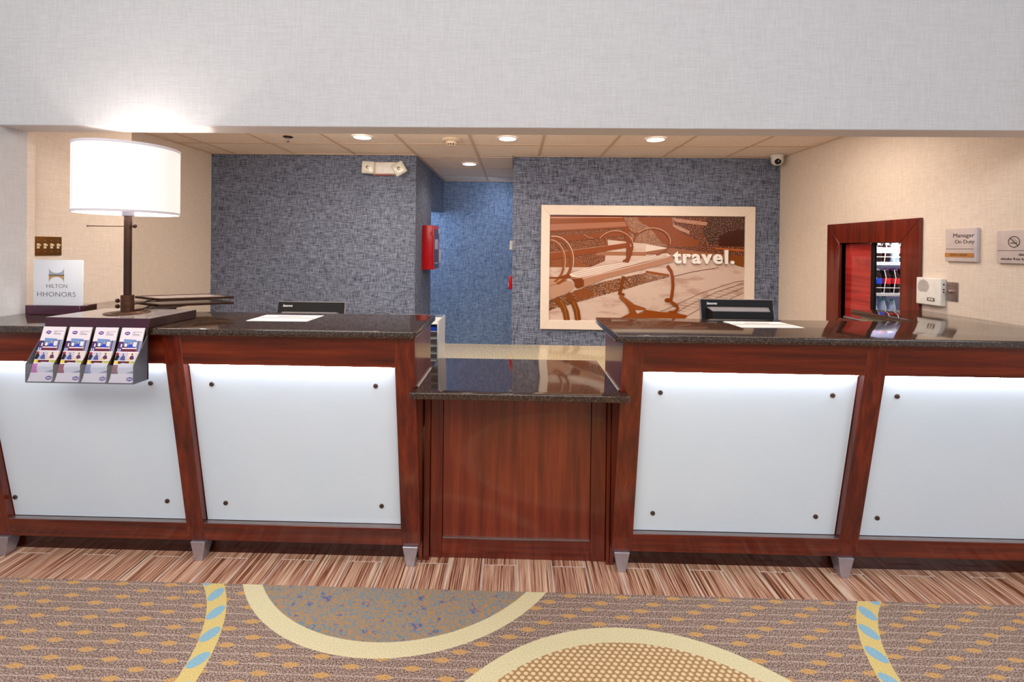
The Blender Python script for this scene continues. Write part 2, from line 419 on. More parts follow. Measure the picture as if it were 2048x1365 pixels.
# ------------------------------------------------------------------ the setting
HB = 2.10; CZ = 2.44; XL = -2.58; XL2 = -3.075; XR = 2.598; YB = 4.72; XH = -1.005; XP = -.035; YH = 6.52
fl = struct('floor', M().box(-5, 5, -3, 7.5, -.12, -.0025), 'grout')
tm = {}
def floor_piece(x0, x1, y0, y1):
    k = (round(x1-x0, 4), round(y1-y0, 4))
    if k not in tm: tm[k] = M().box(0, k[0], 0, k[1], -.006, 0).bevel(.0008, 1).mesh('floor_tile', 'striped_floor_tile')
    o = add('floor_tile', tm[k], fl); o.location = (x0, y0, 0)
PW = .1635
for i in range(-20, 17):
    x0 = .0235 + i*PW
    g = .0032
    if i % 2 == 1: floor_piece(x0+g, x0+PW-g, 2.087, 2.265-g); floor_piece(x0+g, x0+PW-g, 2.265+g, 2.875-g)
    else: floor_piece(x0+g, x0+PW-g, 2.087, 2.57-g)
struct('floor_behind_counter', M().box(-3.2, 4.2, 2.88, 7.0, -.002, .001), 'ivory')  # unseen floor, made pale to bounce lamp light up to the ceiling
tag(add('carpet', M().box(-4.5, 4.5, -2.5, 2.084, -.003, .005).mesh('carpet', 'patterned_carpet')), 'brown patterned lobby carpet with cream arcs and tan lozenges', 'carpet')

struct('wall_header', M().box(-5, XL+.03, 2.276, 2.415, 0, 4.2).box(XL+.03, XR, 2.276, 2.415, HB, 4.2), 'header_wallpaper')
struct('trim_1', M().box(XL+.03, XR, 2.279, 2.4135, HB-.0015, HB), 'soffit_paint')
b = M().box(XL-.15, XL, 2.415, 3.12, 0, CZ+.1).box(XL2-.1, XL-.15, 3.02, 3.12, 0, CZ+.1).box(XL2-.1, XL2, 3.12, YB+.1, 0, CZ+.1)
b.box(XL, XL+.03, 2.415, 2.456, 0, CZ+.1)
struct('wall_left', b, 'beige_wallpaper')
# right wall with the pass-through opening
oy0, oy1, oz0, oz1 = 3.237, 3.84, 1.0, 1.59
b = M().box(XR, XR+.14, 2.0, oy0, 0, CZ+.1).box(XR, XR+.14, oy1, YB+.1, 0, CZ+.1).box(XR, XR+.14, oy0, oy1, 0, oz0).box(XR, XR+.14, oy0, oy1, oz1, CZ+.1)
struct('wall_right', b, 'beige_wallpaper')
struct('wall_back_left', M().box(XL2, XH, YB-.01, YB+.85, 0, CZ+.1).box(XH-.16, XH, YB+.84, YH+.1, 2.01, CZ+.1), 'blue_wallpaper')
struct('wall_back_right', M().box(XP, XR+.14, YB+.02, YB+.2, 0, CZ+.1).box(XP, XP+.14, YB+.2, YH+.1, 0, CZ+.1), 'blue_wallpaper')
struct('wall_hallway_back', M().box(-3.2, .2, YH, YH+.12, 0, CZ+.1), 'hall_wallpaper_lit')
struct('wall_pantry', M().box(XR+.14, 4.3, 4.95, 5.05, 0, 2.7).box(4.2, 4.3, 2.6, 4.95, 0, 2.7).box(XR+.14, 4.2, 2.5, 2.6, 0, 2.7), 'beige_wallpaper')

# ceiling: grid bars and single tiles
ce = struct('ceiling', M().box(-3.3, 4.3, 2.4, 7.0, CZ+.05, CZ+.12), 'white_paint')
W = .6096; x0g = -.3894; y0g = 4.2273
xs = [x0g + k*W for k in range(-5, 6)]; ys = [y0g + j*W for j in range(-3, 5)]
def inside(x, y):
    if y < 2.415 or y > YH: return False
    if y < YB: return (XL if y < 3.12 else XL2) < x < XR
    return XH < x < XP
cells = []
def clip(a, b, lo, hi): return max(a, lo), min(b, hi)
for j in range(-4, 5):
    ya, yb = y0g+j*W, y0g+(j+1)*W
    for k in range(-6, 7):
        xa, xb = x0g+k*W, x0g+(k+1)*W
        for (lx, hx, ly, hy) in ((XL2, XR, 3.12, YB), (XL, XR, 2.415, 3.12), (XH, XP, YB, YH)):
            a, b_ = clip(xa, xb, lx, hx); c, d = clip(ya, yb, ly, hy)
            if b_-a > .03 and d-c > .03: cells.append((a, b_, c, d))
tm2 = {}
for (a, b_, c, d) in cells:
    k = (round(b_-a-.016, 3), round(d-c-.016, 3))
    if k not in tm2: tm2[k] = M().box(0, k[0], 0, k[1], .004, .02).bevel(.0015, 1).mesh('ceiling_tile', 'ceiling_tile')
    o = add('ceiling_tile', tm2[k], ce); o.location = (a+.008, c+.008, CZ)
for xv in [x0g+k*W for k in range(-5, 6)]:
    if XL2 < xv < XR:
        y1 = YH if XH < xv < XP else YB
        part('ceiling_grid_bar', M().box(xv-.012, xv+.012, 2.415 if xv > XL else 3.12, y1, CZ-.001, CZ+.01), 'ceiling_grid', ce)
for yv in [y0g+j*W for j in range(-3, 4)]:
    if yv < 2.42: continue
    a, b_ = ((XL2 if yv > 3.12 else XL), XR) if yv < YB else (XH, XP)
    part('ceiling_grid_bar', M().box(a, b_, yv-.012, yv+.012, CZ+.0005, CZ+.01), 'ceiling_grid', ce)
for bb in ((XL2, XL2+.02, 3.12, YB), (XR-.02, XR, 2.415, YB), (XL2, XH, YB-.03, YB-.01), (XP, XR, YB, YB+.02), (XH, XH+.018, YB, YH), (XH, XP, YH-.02, YH)):
    part('wall_angle', M().box(*bb, CZ-.004, CZ+.004), 'ceiling_grid', ce)

# ------------------------------------------------------------------ reception counters
TOP = 1.155; SB = 1.124
def yf(z): return 2.225 - .177*(z-.187)
def slanted(x0, x1, z0, z1, th=.035, push=0.0):
    return M().prism([(yf(z0)+push, z0), (yf(z1)+push, z1), (yf(z1)+push+th, z1), (yf(z0)+push+th, z0)], 'x', x0, x1)
RAILZ = (.985, SB); BOTZ = (.097, .187)
def foot(x, parent):
    z = .097; y = 2.228
    b = M().loft([[(x-.036, y, z), (x+.036, y, z), (x+.036, y+.075, z), (x-.036, y+.075, z)],
                  [(x-.019, y+.007, .0), (x+.019, y+.007, .0), (x+.019, y+.05, .0), (x-.019, y+.05, .0)]][::-1])
    part('foot', b.bevel(.0015, 1), 'brushed_metal', parent)
def reception_counter(x0, x1, posts, feet, panels, bolts, end_x, label):
    t = thing('reception_counter', label, 'reception desk', (0.5*(x0+x1), 2.3, 0))
    part('top_rail', slanted(x0+.004, x1-.004, *RAILZ, th=.03, push=.001).bevel(.001, 1), 'cherry_horizontal', t)
    part('bottom_rail', slanted(x0+.004, x1-.004, *BOTZ, push=.001).bevel(.0012, 1), 'cherry_horizontal', t)
    for a, b_ in posts: part('post', slanted(a, b_, BOTZ[0], SB, th=.045).bevel(.0015, 1), 'cherry_vertical', t)
    part('toe_kick', M().box(x0, x1, 2.306, 2.322, .0, .2), 'cherry_dark', t)
    part('body_panel', M().prism([(yf(.15)+.055, .15), (yf(1.1)+.055, 1.1), (2.45, 1.1), (2.45, .15)], 'x', x0+.022, x1-.022), 'cherry_dark', t)
    s = 1 if end_x > 0 else -1
    a, b_ = sorted((end_x, end_x + s*.018))
    part('side_panel', M().prism([(yf(.1)+.045, .0), (yf(.1)+.045, .1), (yf(SB)+.045, SB), (2.46, SB), (2.46, .0)], 'x', a, b_), 'cherry_panel', t)
    for fx in feet: foot(fx, t)
    for (a, b_), bl in zip(panels, bolts):
        g = part('glass_panel', slanted(a+.003, b_-.003, .19, .983, th=.008, push=.032).bevel(.0008, 1), 'frosted_glass', t)
        for bx_, bz_ in bl:
            yy = yf(bz_)+.032
            o = part('standoff_bolt', M().lathe((0, 0, 0), [(.0105, 0), (.0105, .004), (.009, .006), (.004, .0068)], 'y', 20, True, -1), 'bolt_brown', g)
            o.location = Vector((bx_, yy, bz_))
        part('led_strip', M().box(a+.02, b_-.02, yf(.983)+.008, yf(.983)+.016, .9815, .9842), 'led', t)
        part('reveal_trim', M().prism([(yf(.189)+.004, .187), (yf(.189)+.004, .1885), (yf(.189)+.03, .1885), (yf(.189)+.03, .187)], 'x', a, b_), 'steel', t)
    return t
reception_counter(-2.555, -.439, [(-2.555, -2.435), (-1.562, -1.481), (-.53, -.439)], [-2.475, -1.508, -.486],
    [(-2.435, -1.562), (-1.481, -.53)], [[(-1.667, .883), (-2.413+.0, .287), (-1.664, .285)], [(-1.383, .884), (-.629, .889), (-1.379, .282), (-.626, .285)]], -.439,
    'left cherry reception desk section with backlit frosted panels, under the lamp')
reception_counter(.468, XR-.003, [(.468, .563), (1.515, 1.604)], [.514, 1.55],
    [(.563, 1.515), (1.604, XR-.003)], [[(.653, .882), (1.412, .883), (.657, .281), (1.412, .283)], [(1.693, .884), (1.695, .283)]], .468,
    'right cherry reception desk section with backlit frosted panels, beside the right wall')

def rounded(poly_r):   # [(x,y,r)] corners -> polygon
    out = []; n = len(poly_r)
    for i, (x, y, r) in enumerate(poly_r):
        p = Vector((x, y)); a = Vector(poly_r[i-1][:2]); c = Vector(poly_r[(i+1) % n][:2])
        if r <= 0: out.append((x, y)); continue
        u = (a-p).normalized(); w = (c-p).normalized()
        p0 = p+u*r; p1 = p+w*r
        for k in range(6):
            t = k/5; q = p0*(1-t)**2 + p*2*t*(1-t) + p1*t*t; out.append((q.x, q.y))
    return out
def slab(poly, z0, z1, bev=.006):
    b = M().prism(poly, 'z', z0, z1)
    return b.bevel(bev, 3, .5)
YFr = 2.028; YBk = 2.555; YW = 3.065
lt = rounded([(-2.548, YFr, 0), (-.43, YFr, .02), (-.43, YBk, .012), (-2.12, YBk, 0), (-2.12, YW, 0), (XL+.001, YW, 0), (XL+.001, 2.458, 0), (-2.548, 2.458, 0)])
solid('granite_countertop', slab(lt, SB, TOP), 'dark_granite', 'dark speckled granite top of the left desk, carrying the lamp', 'countertop')
rt = rounded([(.43, YFr, .02), (XR-.002, YFr, 0), (XR-.002, YW, 0), (2.135, YW, 0), (2.135, YBk, 0), (.43, YBk, .012)])
solid('granite_countertop', slab(rt, SB, TOP), 'dark_granite', 'dark speckled granite top of the right desk, running to the wall', 'countertop')
lw = rounded([(-.457, 2.036, .018), (.497, 2.036, .018), (.497, 2.098, .0), (.466, 2.098, 0), (.466, 2.69, 0), (-.437, 2.69, 0), (-.437, 2.098, 0), (-.457, 2.098, 0)])
low = solid('granite_countertop', slab(lw, .861, .891), 'dark_granite', 'lower granite ledge between the two tall desks', 'countertop')
part('caulk_line', M().box(-.4375, -.4335, 2.13, 2.46, .8905, .8935), 'plastic_white', low); part('caulk_line', M().box(.4625, .4665, 2.13, 2.46, .8905, .8935), 'plastic_white', low)
b = M().box(XL+.004, -2.20, 2.47, 3.03, .79, SB-.001); solid('wing_cabinet', b.bevel(.002, 1), 'cherry_dark', 'desk wing cabinet under the granite along the left wall', 'cabinet')
b = M().box(2.175, XR-.004, 2.47, 3.03, .79, SB-.001); solid('wing_cabinet', b.bevel(.002, 1), 'gold_granite', 'gold granite desk wing under the pass-through window', 'cabinet')

# low centre cabinet
t = thing('low_counter_cabinet', 'low cherry panelled cabinet between the two tall desks', 'cabinet', (0, 2.3, 0))
part('stile', M().box(-.405, -.347, 2.307, 2.33, 0, .861).bevel(.001, 1), 'cherry_vertical', t)
part('stile', M().box(.377, .448, 2.307, 2.33, 0, .861).bevel(.001, 1), 'cherry_vertical', t)
part('bottom_rail', M().box(-.347, .377, 2.309, 2.33, 0, .094).bevel(.001, 1), 'cherry_horizontal', t)
part('inset_panel', M().box(-.345, .375, 2.32, 2.335, .096, .861), 'cherry_panel', t)
part('panel_bead', M().box(-.345, .375, 2.3125, 2.32, .094, .0985), 'steel', t)
part('corner_strip', M().box(-.434, -.407, 2.285, 2.33, 0, .861).bevel(.001, 1), 'cherry_vertical', t)
part('corner_strip', M().box(.450, .4655, 2.285, 2.33, 0, .861).bevel(.001, 1), 'cherry_vertical', t)
part('carcass', M().box(-.42, .45, 2.336, 2.67, 0.002, .86), 'cherry_dark', t)

# inner work desks at lower level, behind
def work_desk(x0, x1, y0, y1, label):
    t = thing('work_desk', label, 'desk', ((x0+x1)/2, (y0+y1)/2, 0))
    part('desk_top', M().box(x0, x1, y0, y1, .77, .80).bevel(.004, 2), 'gold_granite', t)
    for a in (x0+.02, x1-.06): part('desk_panel', M().box(a, a+.03, y0+.03, y1-.03, 0, .769), 'cherry_dark', t)
    part('modesty_panel', M().box(x0+.06, x1-.07, y1-.06, y1-.04, .2, .769), 'cherry_dark', t)
work_desk(-1.95, 1.95, 2.70, 3.545, 'pale gold granite work desk behind the low ledge')

# ------------------------------------------------------------------ lamp, box base and accessories
LX, LY = -1.809, 2.17; BT = 1.197
t = thing('brochure_stand', 'dark stand box with a four pocket brochure rack hanging over the desk front', 'stand', (-1.82, 2.17, TOP))
bx_ = part('box', M().box(-2.048, -1.588, 2.0215, 2.325, TOP+.001, BT-.0005).bevel(.0015, 1), 'box_dark', t)
part('box_front', M().box(-2.049, -1.587, 2.0195, 2.022, TOP+.001, BT).bevel(.0005, 1), 'purple_stain', t)
part('box_lid', M().box(-2.0475, -1.5885, 2.022, 2.3245, BT-.001, BT+.0005), 'box_top', t)
part('rack_back', M().box(-2.05, -1.588, 2.012, 2.0195, .934, 1.157), 'box_dark', t)
sp = [(2.012, .934), (1.94, .934), (1.94, 1.013), (2.012, 1.125)]
for xx in (-2.052, -1.592): part('rack_side', M().prism(sp, 'x', xx, xx+.004), 'grey_plastic', t)
part('rack_floor', M().box(-2.048, -1.592, 1.94, 2.012, .934, .938), 'grey_plastic', t)
for k in (1, 2, 3): part('rack_divider', M().prism([(2.012, .938), (1.943, .938), (1.943, 1.010), (2.012, 1.105)], 'x', -2.05+.1155*k-.0012, -2.05+.1155*k+.0012), 'cherry_dark', t)
part('rack_lip', M().box(-2.048, -1.592, 1.9392, 1.9412, .938, 1.013), 'clear_acrylic', t)

def brochure(i):
    xc = -2.05 + .1155*i
    lab = ['leftmost hotel brochure in the rack, with a pink swirl at its foot', 'second hotel brochure from the left in the rack, with a dark red corner', 'third hotel brochure from the left in the rack, with a lilac corner', 'rightmost hotel brochure in the rack, with an orange corner'][i]
    t = thing('brochure', lab, 'brochure', (xc+.055, 1.98, .94), 'hotel brochures in the desk rack')
    x0, x1 = xc+.008, xc+.107
    y0, z0, y1, z1 = 1.9425, .9395, 2.006, 1.158
    skew = .010
    part('pages', M().prism([(y0+.0022, z0), (y1+.0022, z1), (y1+.006, z1), (y0+.008, z0)], 'x', x0, x1), 'paper', t)
    def P(u, v, d):      # v from top down
        return (x0+(x1-x0)*u, y1+(y0-y1)*v+.0019-d, z1+(z0-z1)*v-d*.3)
    p = Print(P, .00006)
    W_ = (240, 226, 232)
    p.rect(0, 0, 1, 1, W_)
    p.poly([(.18, .085), (.3, .07), (.4, .085), (.4, .12), (.3, .14), (.18, .12)], (92, 52, 140)); p.rect(.22, .095, .36, .11, (226, 208, 236))
    for k, ww in enumerate((.4, .12, .3, .34)): p.rect(.52, .075+.02*k, .52+ww, .082+.02*k, (130, 110, 130))
    # photo of a front desk
    p.rect(.0, .26, 1, .44, (84, 46, 96)); p.poly([(.2, .21), (.75, .22), (.75, .34), (.24, .34)], (120, 150, 200)); p.rect(.75, .24, 1, .44, (150, 150, 190)); p.rect(.86, .24, .9, .44, (80, 40, 70))
    p.rect(.26, .28, .41, .36, (60, 40, 60)); p.rect(.28, .29, .39, .35, (244, 236, 240)); p.rect(.62, .25, .83, .36, (60, 50, 70)); p.rect(.64, .26, .81, .35, (226, 226, 236))
    p.ell(.55, .285, .035, .022, (214, 160, 140)); p.poly([(.42, .37), (.47, .31), (.55, .3), (.64, .32), (.68, .37)], (58, 70, 196))
    p.rect(.12, .3, .18, .36, (230, 226, 240)); p.rect(.2, .37, .84, .39, (246, 226, 226)); p.rect(.2, .39, .84, .44, (110, 34, 60)); p.rect(.03, .39, .16, .43, (226, 232, 246)); p.rect(.06, .395, .13, .425, (84, 110, 200))
    p.rect(0, .44, 1, .455, (248, 236, 238))
    # two small people photos
    p.rect(0, .455, .5, .6, (206, 196, 214)); p.ell(.07, .48, .07, .025, (190, 40, 60)); p.poly([(0, .6), (.02, .5), (.12, .49), (.2, .55), (.22, .6)], (30, 26, 34)); p.poly([(.13, .6), (.16, .55), (.24, .53), (.3, .6)], (160, 170, 210)); p.ell(.33, .49, .03, .018, (120, 90, 100)); p.poly([(.24, .56), (.3, .51), (.4, .51), (.46, .6), (.26, .6)], (90, 84, 140))
    p.rect(.53, .455, 1, .6, (232, 214, 206)); p.ell(.72, .485, .035, .02, (110, 70, 60)); p.poly([(.62, .55), (.68, .51), (.78, .51), (.84, .57), (.7, .59)], (96, 48, 96)); p.poly([(.53, .6), (.58, .55), (.7, .58), (.7, .6)], (226, 190, 130))
    p.rect(0, .6, 1, .612, (250, 236, 236)); p.rect(0, .612, 1, .66, (96, 20, 36)); p.rect(.0, .615, .18, .66, (228, 206, 50)); p.rect(.04, .62, .08, .655, (250, 240, 160)); p.rect(.66, .615, .95, .66, (218, 204, 80)); p.rect(.72, .62, .9, .65, (170, 190, 120))
    # lower leaf
    sw = [((196, 70, 170), (226, 120, 200)), ((120, 24, 60), (190, 60, 80)), ((110, 100, 160), (160, 170, 214)), ((90, 50, 90), (196, 100, 70))][i]
    p.rect(0, .66, 1, 1, W_); p.rect(0, .68, .3, .84, sw[0])
    for k in range(4): p.stroke([(.0, .72+.03*k), (.1, .7+.03*k), (.22, .72+.03*k), (.27, .76+.03*k)], .012, sw[1])
    p.poly([(.22, .67), (.36, .645), (.8, .65), (.94, .7), (.8, .83), (.3, .83), (.22, .76)], (214, 210, 222)); p.poly([(.62, .83), (.98, .77), (.98, .83)], (150, 150, 176))
    p.poly([(-.03, 1), (.04, .84), (1, .84), (1, 1)], (238, 224, 232))
    p.poly([(.72, .91), (.86, .89), (.98, .91), (.98, .95), (.86, .97), (.72, .95)], (96, 60, 150)); p.rect(.76, .92, .94, .94, (216, 200, 236))
    o = add('cover_print', p.mesh('cover_print'), t)
for i in range(4): brochure(i)
t = thing('table_lamp', 'bronze pole lamp with a white drum shade, lit, on the left desk', 'lamp', (LX, LY, BT))
part('base', M().lathe((LX, LY, BT+.0006), [(.088, 0), (.089, .002), (.087, .0045), (.062, .005), (.061, .007), (.058, .0085), (.02, .009)], 'z', 56, True), 'bronze', t)
part('pole', M().cyl((LX, LY, BT+.008), .0155, 1.645-BT, n=28), 'bronze_dark', t)
part('collar', M().lathe((LX, LY, BT+.008), [(.026, 0), (.026, .024), (.0245, .025), (.0245, .027), (.026, .028), (.026, .052), (.0245, .053), (.0245, .055), (.026, .056), (.026, .077), (.017, .078)], 'z', 32, True), 'bronze', t)
part('socket', M().lathe((LX, LY, 1.650), [(.0185, 0), (.024, .001), (.0245, .026), (.018, .028)], 'z', 28, True), 'socket_metal', t)
part('switch_rod', M().cyl((LX-.19, LY, 1.603), .0022, .19, 'x', 10).lathe((LX-.192, LY, 1.603), [(.001, -.004), (.004, -.002), (.0045, 0), (.004, .002), (.001, .004)], 'x', 12, True), 'bronze_dark', t)
part('thumb_screw', M().cyl((LX+.014, LY, 1.6035), .003, .016, 'x', 10).lathe((LX+.032, LY, 1.6045), [(.001, -.006), (.008, -.005), (.0105, 0), (.008, .005), (.001, .006)], 'x', 10, True), 'bronze_dark', t)
for zz in (1.255, 1.229):
    part('thumb_screw', M().cyl((LX-.038, LY-.002, zz), .0025, .014, 'x', 10).lathe((LX-.046, LY-.002, zz), [(.004, -.006), (.0095, -.004), (.0105, 0), (.0095, .005), (.003, .009)], 'x', 8, True), 'bronze', t)
SZ0, SZ1, SR = 1.66, 1.969, .2
sh = part('lamp_shade', M().lathe((LX, LY, 0), [(SR, SZ0), (SR, SZ1), (SR-.0025, SZ1), (SR-.0025, SZ0), (SR, SZ0)], 'z', 72), 'lamp_fabric', t)
for z_ in (SZ0, SZ1-.011): part('shade_trim', M().lathe((LX, LY, z_), [(SR+.0005, 0), (SR+.0018, .001), (SR+.0018, .010), (SR+.0005, .011), (SR-.003, .011), (SR-.003, 0), (SR+.0005, 0)], 'z', 72), 'lamp_trim', sh)
part('shade_seam', M().box(-.0015, .0015, -.0004, .0006, SZ0, SZ1).xf(Matrix.Translation((LX, LY, 0)) @ Matrix.Rotation(math.radians(-32), 4, 'Z') @ Matrix.Translation((0, -SR-.0002, 0)) ), 'lamp_trim', sh)
sb = M()
for k in range(3):
    a = 2*PI*k/3; sb.tube([(LX, LY, 1.945), (LX+math.cos(a)*(SR-.003), LY+math.sin(a)*(SR-.003), 1.955)], .0015, 6)
part('spider', sb.tube([(LX, LY, 1.67), (LX, LY, 1.95)], .002, 6), 'steel', t)
part('bulb', M().lathe((LX, LY, 1.675), [(.008, 0), (.013, .01), (.028, .045), (.03, .055), (.022, .075), (.004, .083)], 'z', 20, True), 'lamp_fabric', t)
for nm, dz, p_ in (('lamp_bulb_light', 1.785, 11.0),):
    l = bpy.data.lights.new(nm, 'POINT'); l.energy = p_; l.color = (1, .93, .84); l.shadow_soft_size = .02
    o = bpy.data.objects.new(nm, l); COL.objects.link(o); o.location = (LX, LY, dz)

# two swing trays on the pole
def tray(z, label):
    t = thing('swing_tray', label, 'tray', (-1.75, 2.45, z), 'swing trays on the lamp pole')
    cr = [(-1.787, 2.333), (-1.501, 2.493), (-1.713, 2.613), (-1.993, 2.438)]
    part('tray_plate', M().prism(cr, 'z', z-.010, z-.003), 'bronze_dark', t)
    for i in range(4):
        a = Vector(cr[i]); b_ = Vector(cr[(i+1) % 4]); c = Vector((sum(q[0] for q in cr)/4, sum(q[1] for q in cr)/4))
        ai = a+(c-a).normalized()*.011; bi = b_+(c-b_).normalized()*.011
        part('tray_rim', M().prism([tuple(a), tuple(b_), tuple(bi), tuple(ai)], 'z', z-.011, z+.001), 'bronze', t)
    part('tray_liner', M().prism([tuple(Vector(q)*.93+Vector((-1.7485, 2.469))*.07) for q in cr], 'z', z-.003, z-.0015), 'box_top', t)
    part('swing_arm', M().tube([(LX+.022, LY+.005, z-.007), (-1.775, 2.22, z-.006), (-1.85, 2.36, z-.009), (-1.86, 2.41, z-.013)], .0045, 8), 'bronze_dark', t)
tray(1.2475, 'upper dark swing tray on the lamp pole'); tray(1.2175, 'lower dark swing tray on the lamp pole')

# loyalty sign on its block
t = thing('acrylic_sign', 'square clear acrylic sign with a bridge emblem, on a dark wood block by the lamp', 'sign', (-2.33, 2.38, TOP))
part('wood_base', M().box(-2.489, -2.205, 2.35, 2.45, TOP+.0008, 1.2035).bevel(.0015, 1), 'purple_stain', t)
part('base_clip', M().box(-2.207, -2.2035, 2.37, 2.44, 1.165, 1.199).bevel(.001, 1), 'bronze_dark', t)
pl = part('acrylic_plate', M().box(-2.453, -2.198, 2.356, 2.364, 1.2036, 1.436).bevel(.002, 2), 'frost_acrylic', t)
def SP(u, v, d): return (-2.453+.255*u, 2.3555-d, 1.436-.2324*v)
p = Print(SP, .0001)
p.poly([(.32, .17)] + [(.32+.31*(.5-.5*math.cos(PI*k/10)), .17+.12*math.sin(PI*k/10)) for k in range(1, 10)] + [(.63, .17), (.63, .325), (.32, .325)], (150, 152, 166))
p.poly([(.32, .345), (.63, .345), (.63, .5)] + [(.63-.31*(.5-.5*math.cos(PI*k/10)), .5-.13*math.sin(PI*k/10)) for k in range(1, 10)] + [(.32, .5)], (168, 132, 86))
p.rect(.315, .325, .635, .345, (84, 66, 56))
add('emblem', p.mesh('emblem'), pl)
me = fit_text('HILTON', 'ink_grey', .107, .019, depth=.0003, bold=-.012, spacing=1.05); add('lettering', place(me, ROT_FRONT, (-2.383, 2.3552, 1.2935)), pl)
me = fit_text('HHONORS', 'ink_grey', .199, .024, depth=.0003, bold=-.012, spacing=1.05); add('lettering', place(me, ROT_FRONT, (-2.431, 2.3552, 1.249)), pl)

# switch plate
t = thing('switch_plate', 'brass plate with four toggle switches on the left wall', 'light switch', (XL, 2.55, 1.5))
part('plate', M().box(XL+.0005, XL+.006, 2.475, 2.63, 1.452, 1.556).bevel(.002, 2), 'brass_plate', t)
for k in range(4):
    yy = 2.497+.037*k
    part('toggle', M().box(XL+.006, XL+.0075, yy-.007, yy+.007, 1.491, 1.518).prism([(XL+.006, 1.499), (XL+.018, 1.507), (XL+.018, 1.513), (XL+.006, 1.511)], 'y', yy-.004, yy+.004), 'ivory', t)
    for dz in (.03, -.03): part('screw', M().lathe((XL+.006, yy, 1.504+dz), [(.0032, 0), (.0028, .001), (.001, .0014)], 'x', 10, True), 'steel', t)

# ------------------------------------------------------------------ monitors, papers, rack
def monitor(cx, y, ztop, w, label, zb, hump):
    t = thing('monitor', label, 'monitor', (cx, y+.05, .80))
    h = ztop-zb; ti = math.radians(12)
    Mx = Matrix.Translation((cx, y, ztop)) @ Matrix.Rotation(-ti, 4, 'X')
    def q(mb): return mb.xf(Mx)
    part('back_shell', q(M().box(-w/2+.004, w/2-.004, 0, .012, -h, -.004).bevel(.002, 1)), 'black_plastic', t)
    part('bezel', q(M().box(-w/2, w/2, .012, .03, -h-.002, 0).bevel(.003, 2)), 'bezel_grey', t)
    ha = hump-.016; hb = hump+.014
    hp = part('rear_housing', q(M().loft([[(-w*.43, 0, -ha), (w*.43, 0, -ha), (w*.43, 0, -h+.03), (-w*.43, 0, -h+.03)], [(-w*.39, -.05, -hb), (w*.39, -.05, -hb), (w*.41, -.05, -h+.04), (-w*.41, -.05, -h+.04)]])), 'black_plastic', t)
    part('vent_panel', q(M().loft([[(-w*.425, -.002, -ha+.0005), (w*.425, -.002, -ha+.0005), (w*.387, -.049, -hb+.001), (-w*.387, -.049, -hb+.001)], [(-w*.425, -.002, -ha+.002), (w*.425, -.002, -ha+.002), (w*.387, -.049, -hb+.0025), (-w*.387, -.049, -hb+.0025)]])), 'grey_plastic', hp)
    v = M()
    for k in range(44):
        xx = -w*.38+w*.76*k/43; v.prism([(-.004, -ha+.0015), (-.047, -hb+.0018), (-.047, -hb+.0032), (-.004, -ha+.0030)], 'x', xx-.0013, xx+.0013)
    o = part('vent_ribs', q(v), 'bezel_grey', hp); o['kind'] = 'stuff'
    part('stand_neck', M().box(cx-.03, cx+.03, y+.03, y+.055, .815, zb+.1).bevel(.004, 2), 'black_plastic', t)
    part('stand_base', M().lathe((cx, y+.06, .801), [(.11, 0), (.11, .008), (.1, .014), (.03, .016)], 'z', 32, True), 'black_plastic', t)
    me = fit_text('lenovo', 'plastic_white', .064*w/.45, None, depth=.0003, bold=.03, shear=.2); me.transform(Mx @ Matrix.Translation((-w/2+.036, -.0008, -.036)) @ ROT_FRONT)
    add('lettering', me, t)
monitor(-1.282, 2.95, 1.172, .425, 'black monitor back showing only its top edge over the left desk', .845, .085)
monitor(1.348, 2.92, 1.226, .438, 'black monitor with a vented rear hump over the right desk', .86, .068)

def sheet(pts, label, z=TOP):
    t = thing('paper_sheet', label, 'paper', (*pts[0], z))
    part('page', M().prism(pts, 'z', z+.0006, z+.0022), 'paper', t)
    a, b_, c, d = [Vector(q) for q in pts]      # near-left, far-left, far-right, near-right
    def P(u, v, dd):
        q = (b_*(1-u)+c*u)*(1-v) + (a*(1-u)+d*u)*v; return (q.x, q.y, z+.0023+dd)
    p = Print(P, .00005)
    p.rect(.28, .22, .72, .34, (196, 190, 192)); p.rect(.3, .24, .5, .32, (170, 160, 166)); p.rect(.55, .25, .7, .31, (180, 172, 176))
    p.rect(.02, .42, .98, .6, (226, 216, 216)); p.rect(.05, .8, .95, .83, (214, 206, 208))
    add('printing', p.mesh('printing'), t)
sheet([(-1.297, 2.255), (-1.302, 2.455), (-1.001, 2.459), (-1.004, 2.263)], 'white printed sheet lying on the left desk')
sheet([(1.075, 2.275), (1.068, 2.46), (1.355, 2.463), (1.379, 2.288)], 'white printed sheet lying on the right desk')

t = thing('letter_rack', 'clear plastic letter rack with white shelves behind the left desk end', 'rack', (-.6, 2.85, .80))
RX0, RX1, RY0, RY1 = -.78, -.445, 2.74, 3.0
for k in range(7):
    part('shelf', M().box(RX0+.003, RX1-.004, RY0, RY1, .815+.043*k, .8185+.043*k).bevel(.0008, 1), 'plastic_white', t)
for xx in (RX0, RX1-.004): part('side_sheet', M().box(xx, xx+.004, RY0-.004, RY1, .801, 1.092), 'frost_acrylic', t)
part('side_edge', M().box(RX1-.006, RX1+.003, RY0-.01, RY0-.003, .801, 1.095).bevel(.001, 1), 'plastic_white', t)
part('back_sheet', M().box(RX0+.004, RX1-.004, RY1, RY1+.003, .801, 1.092), 'clear_acrylic', t)
solid('leaflet', M().box(RX0+.01, RX1-.012, RY0+.004, RY1-.01, 1.034, 1.054).bevel(.001, 1), 'label_blue', 'blue leaflet stack lying in the clear letter rack', 'leaflet')

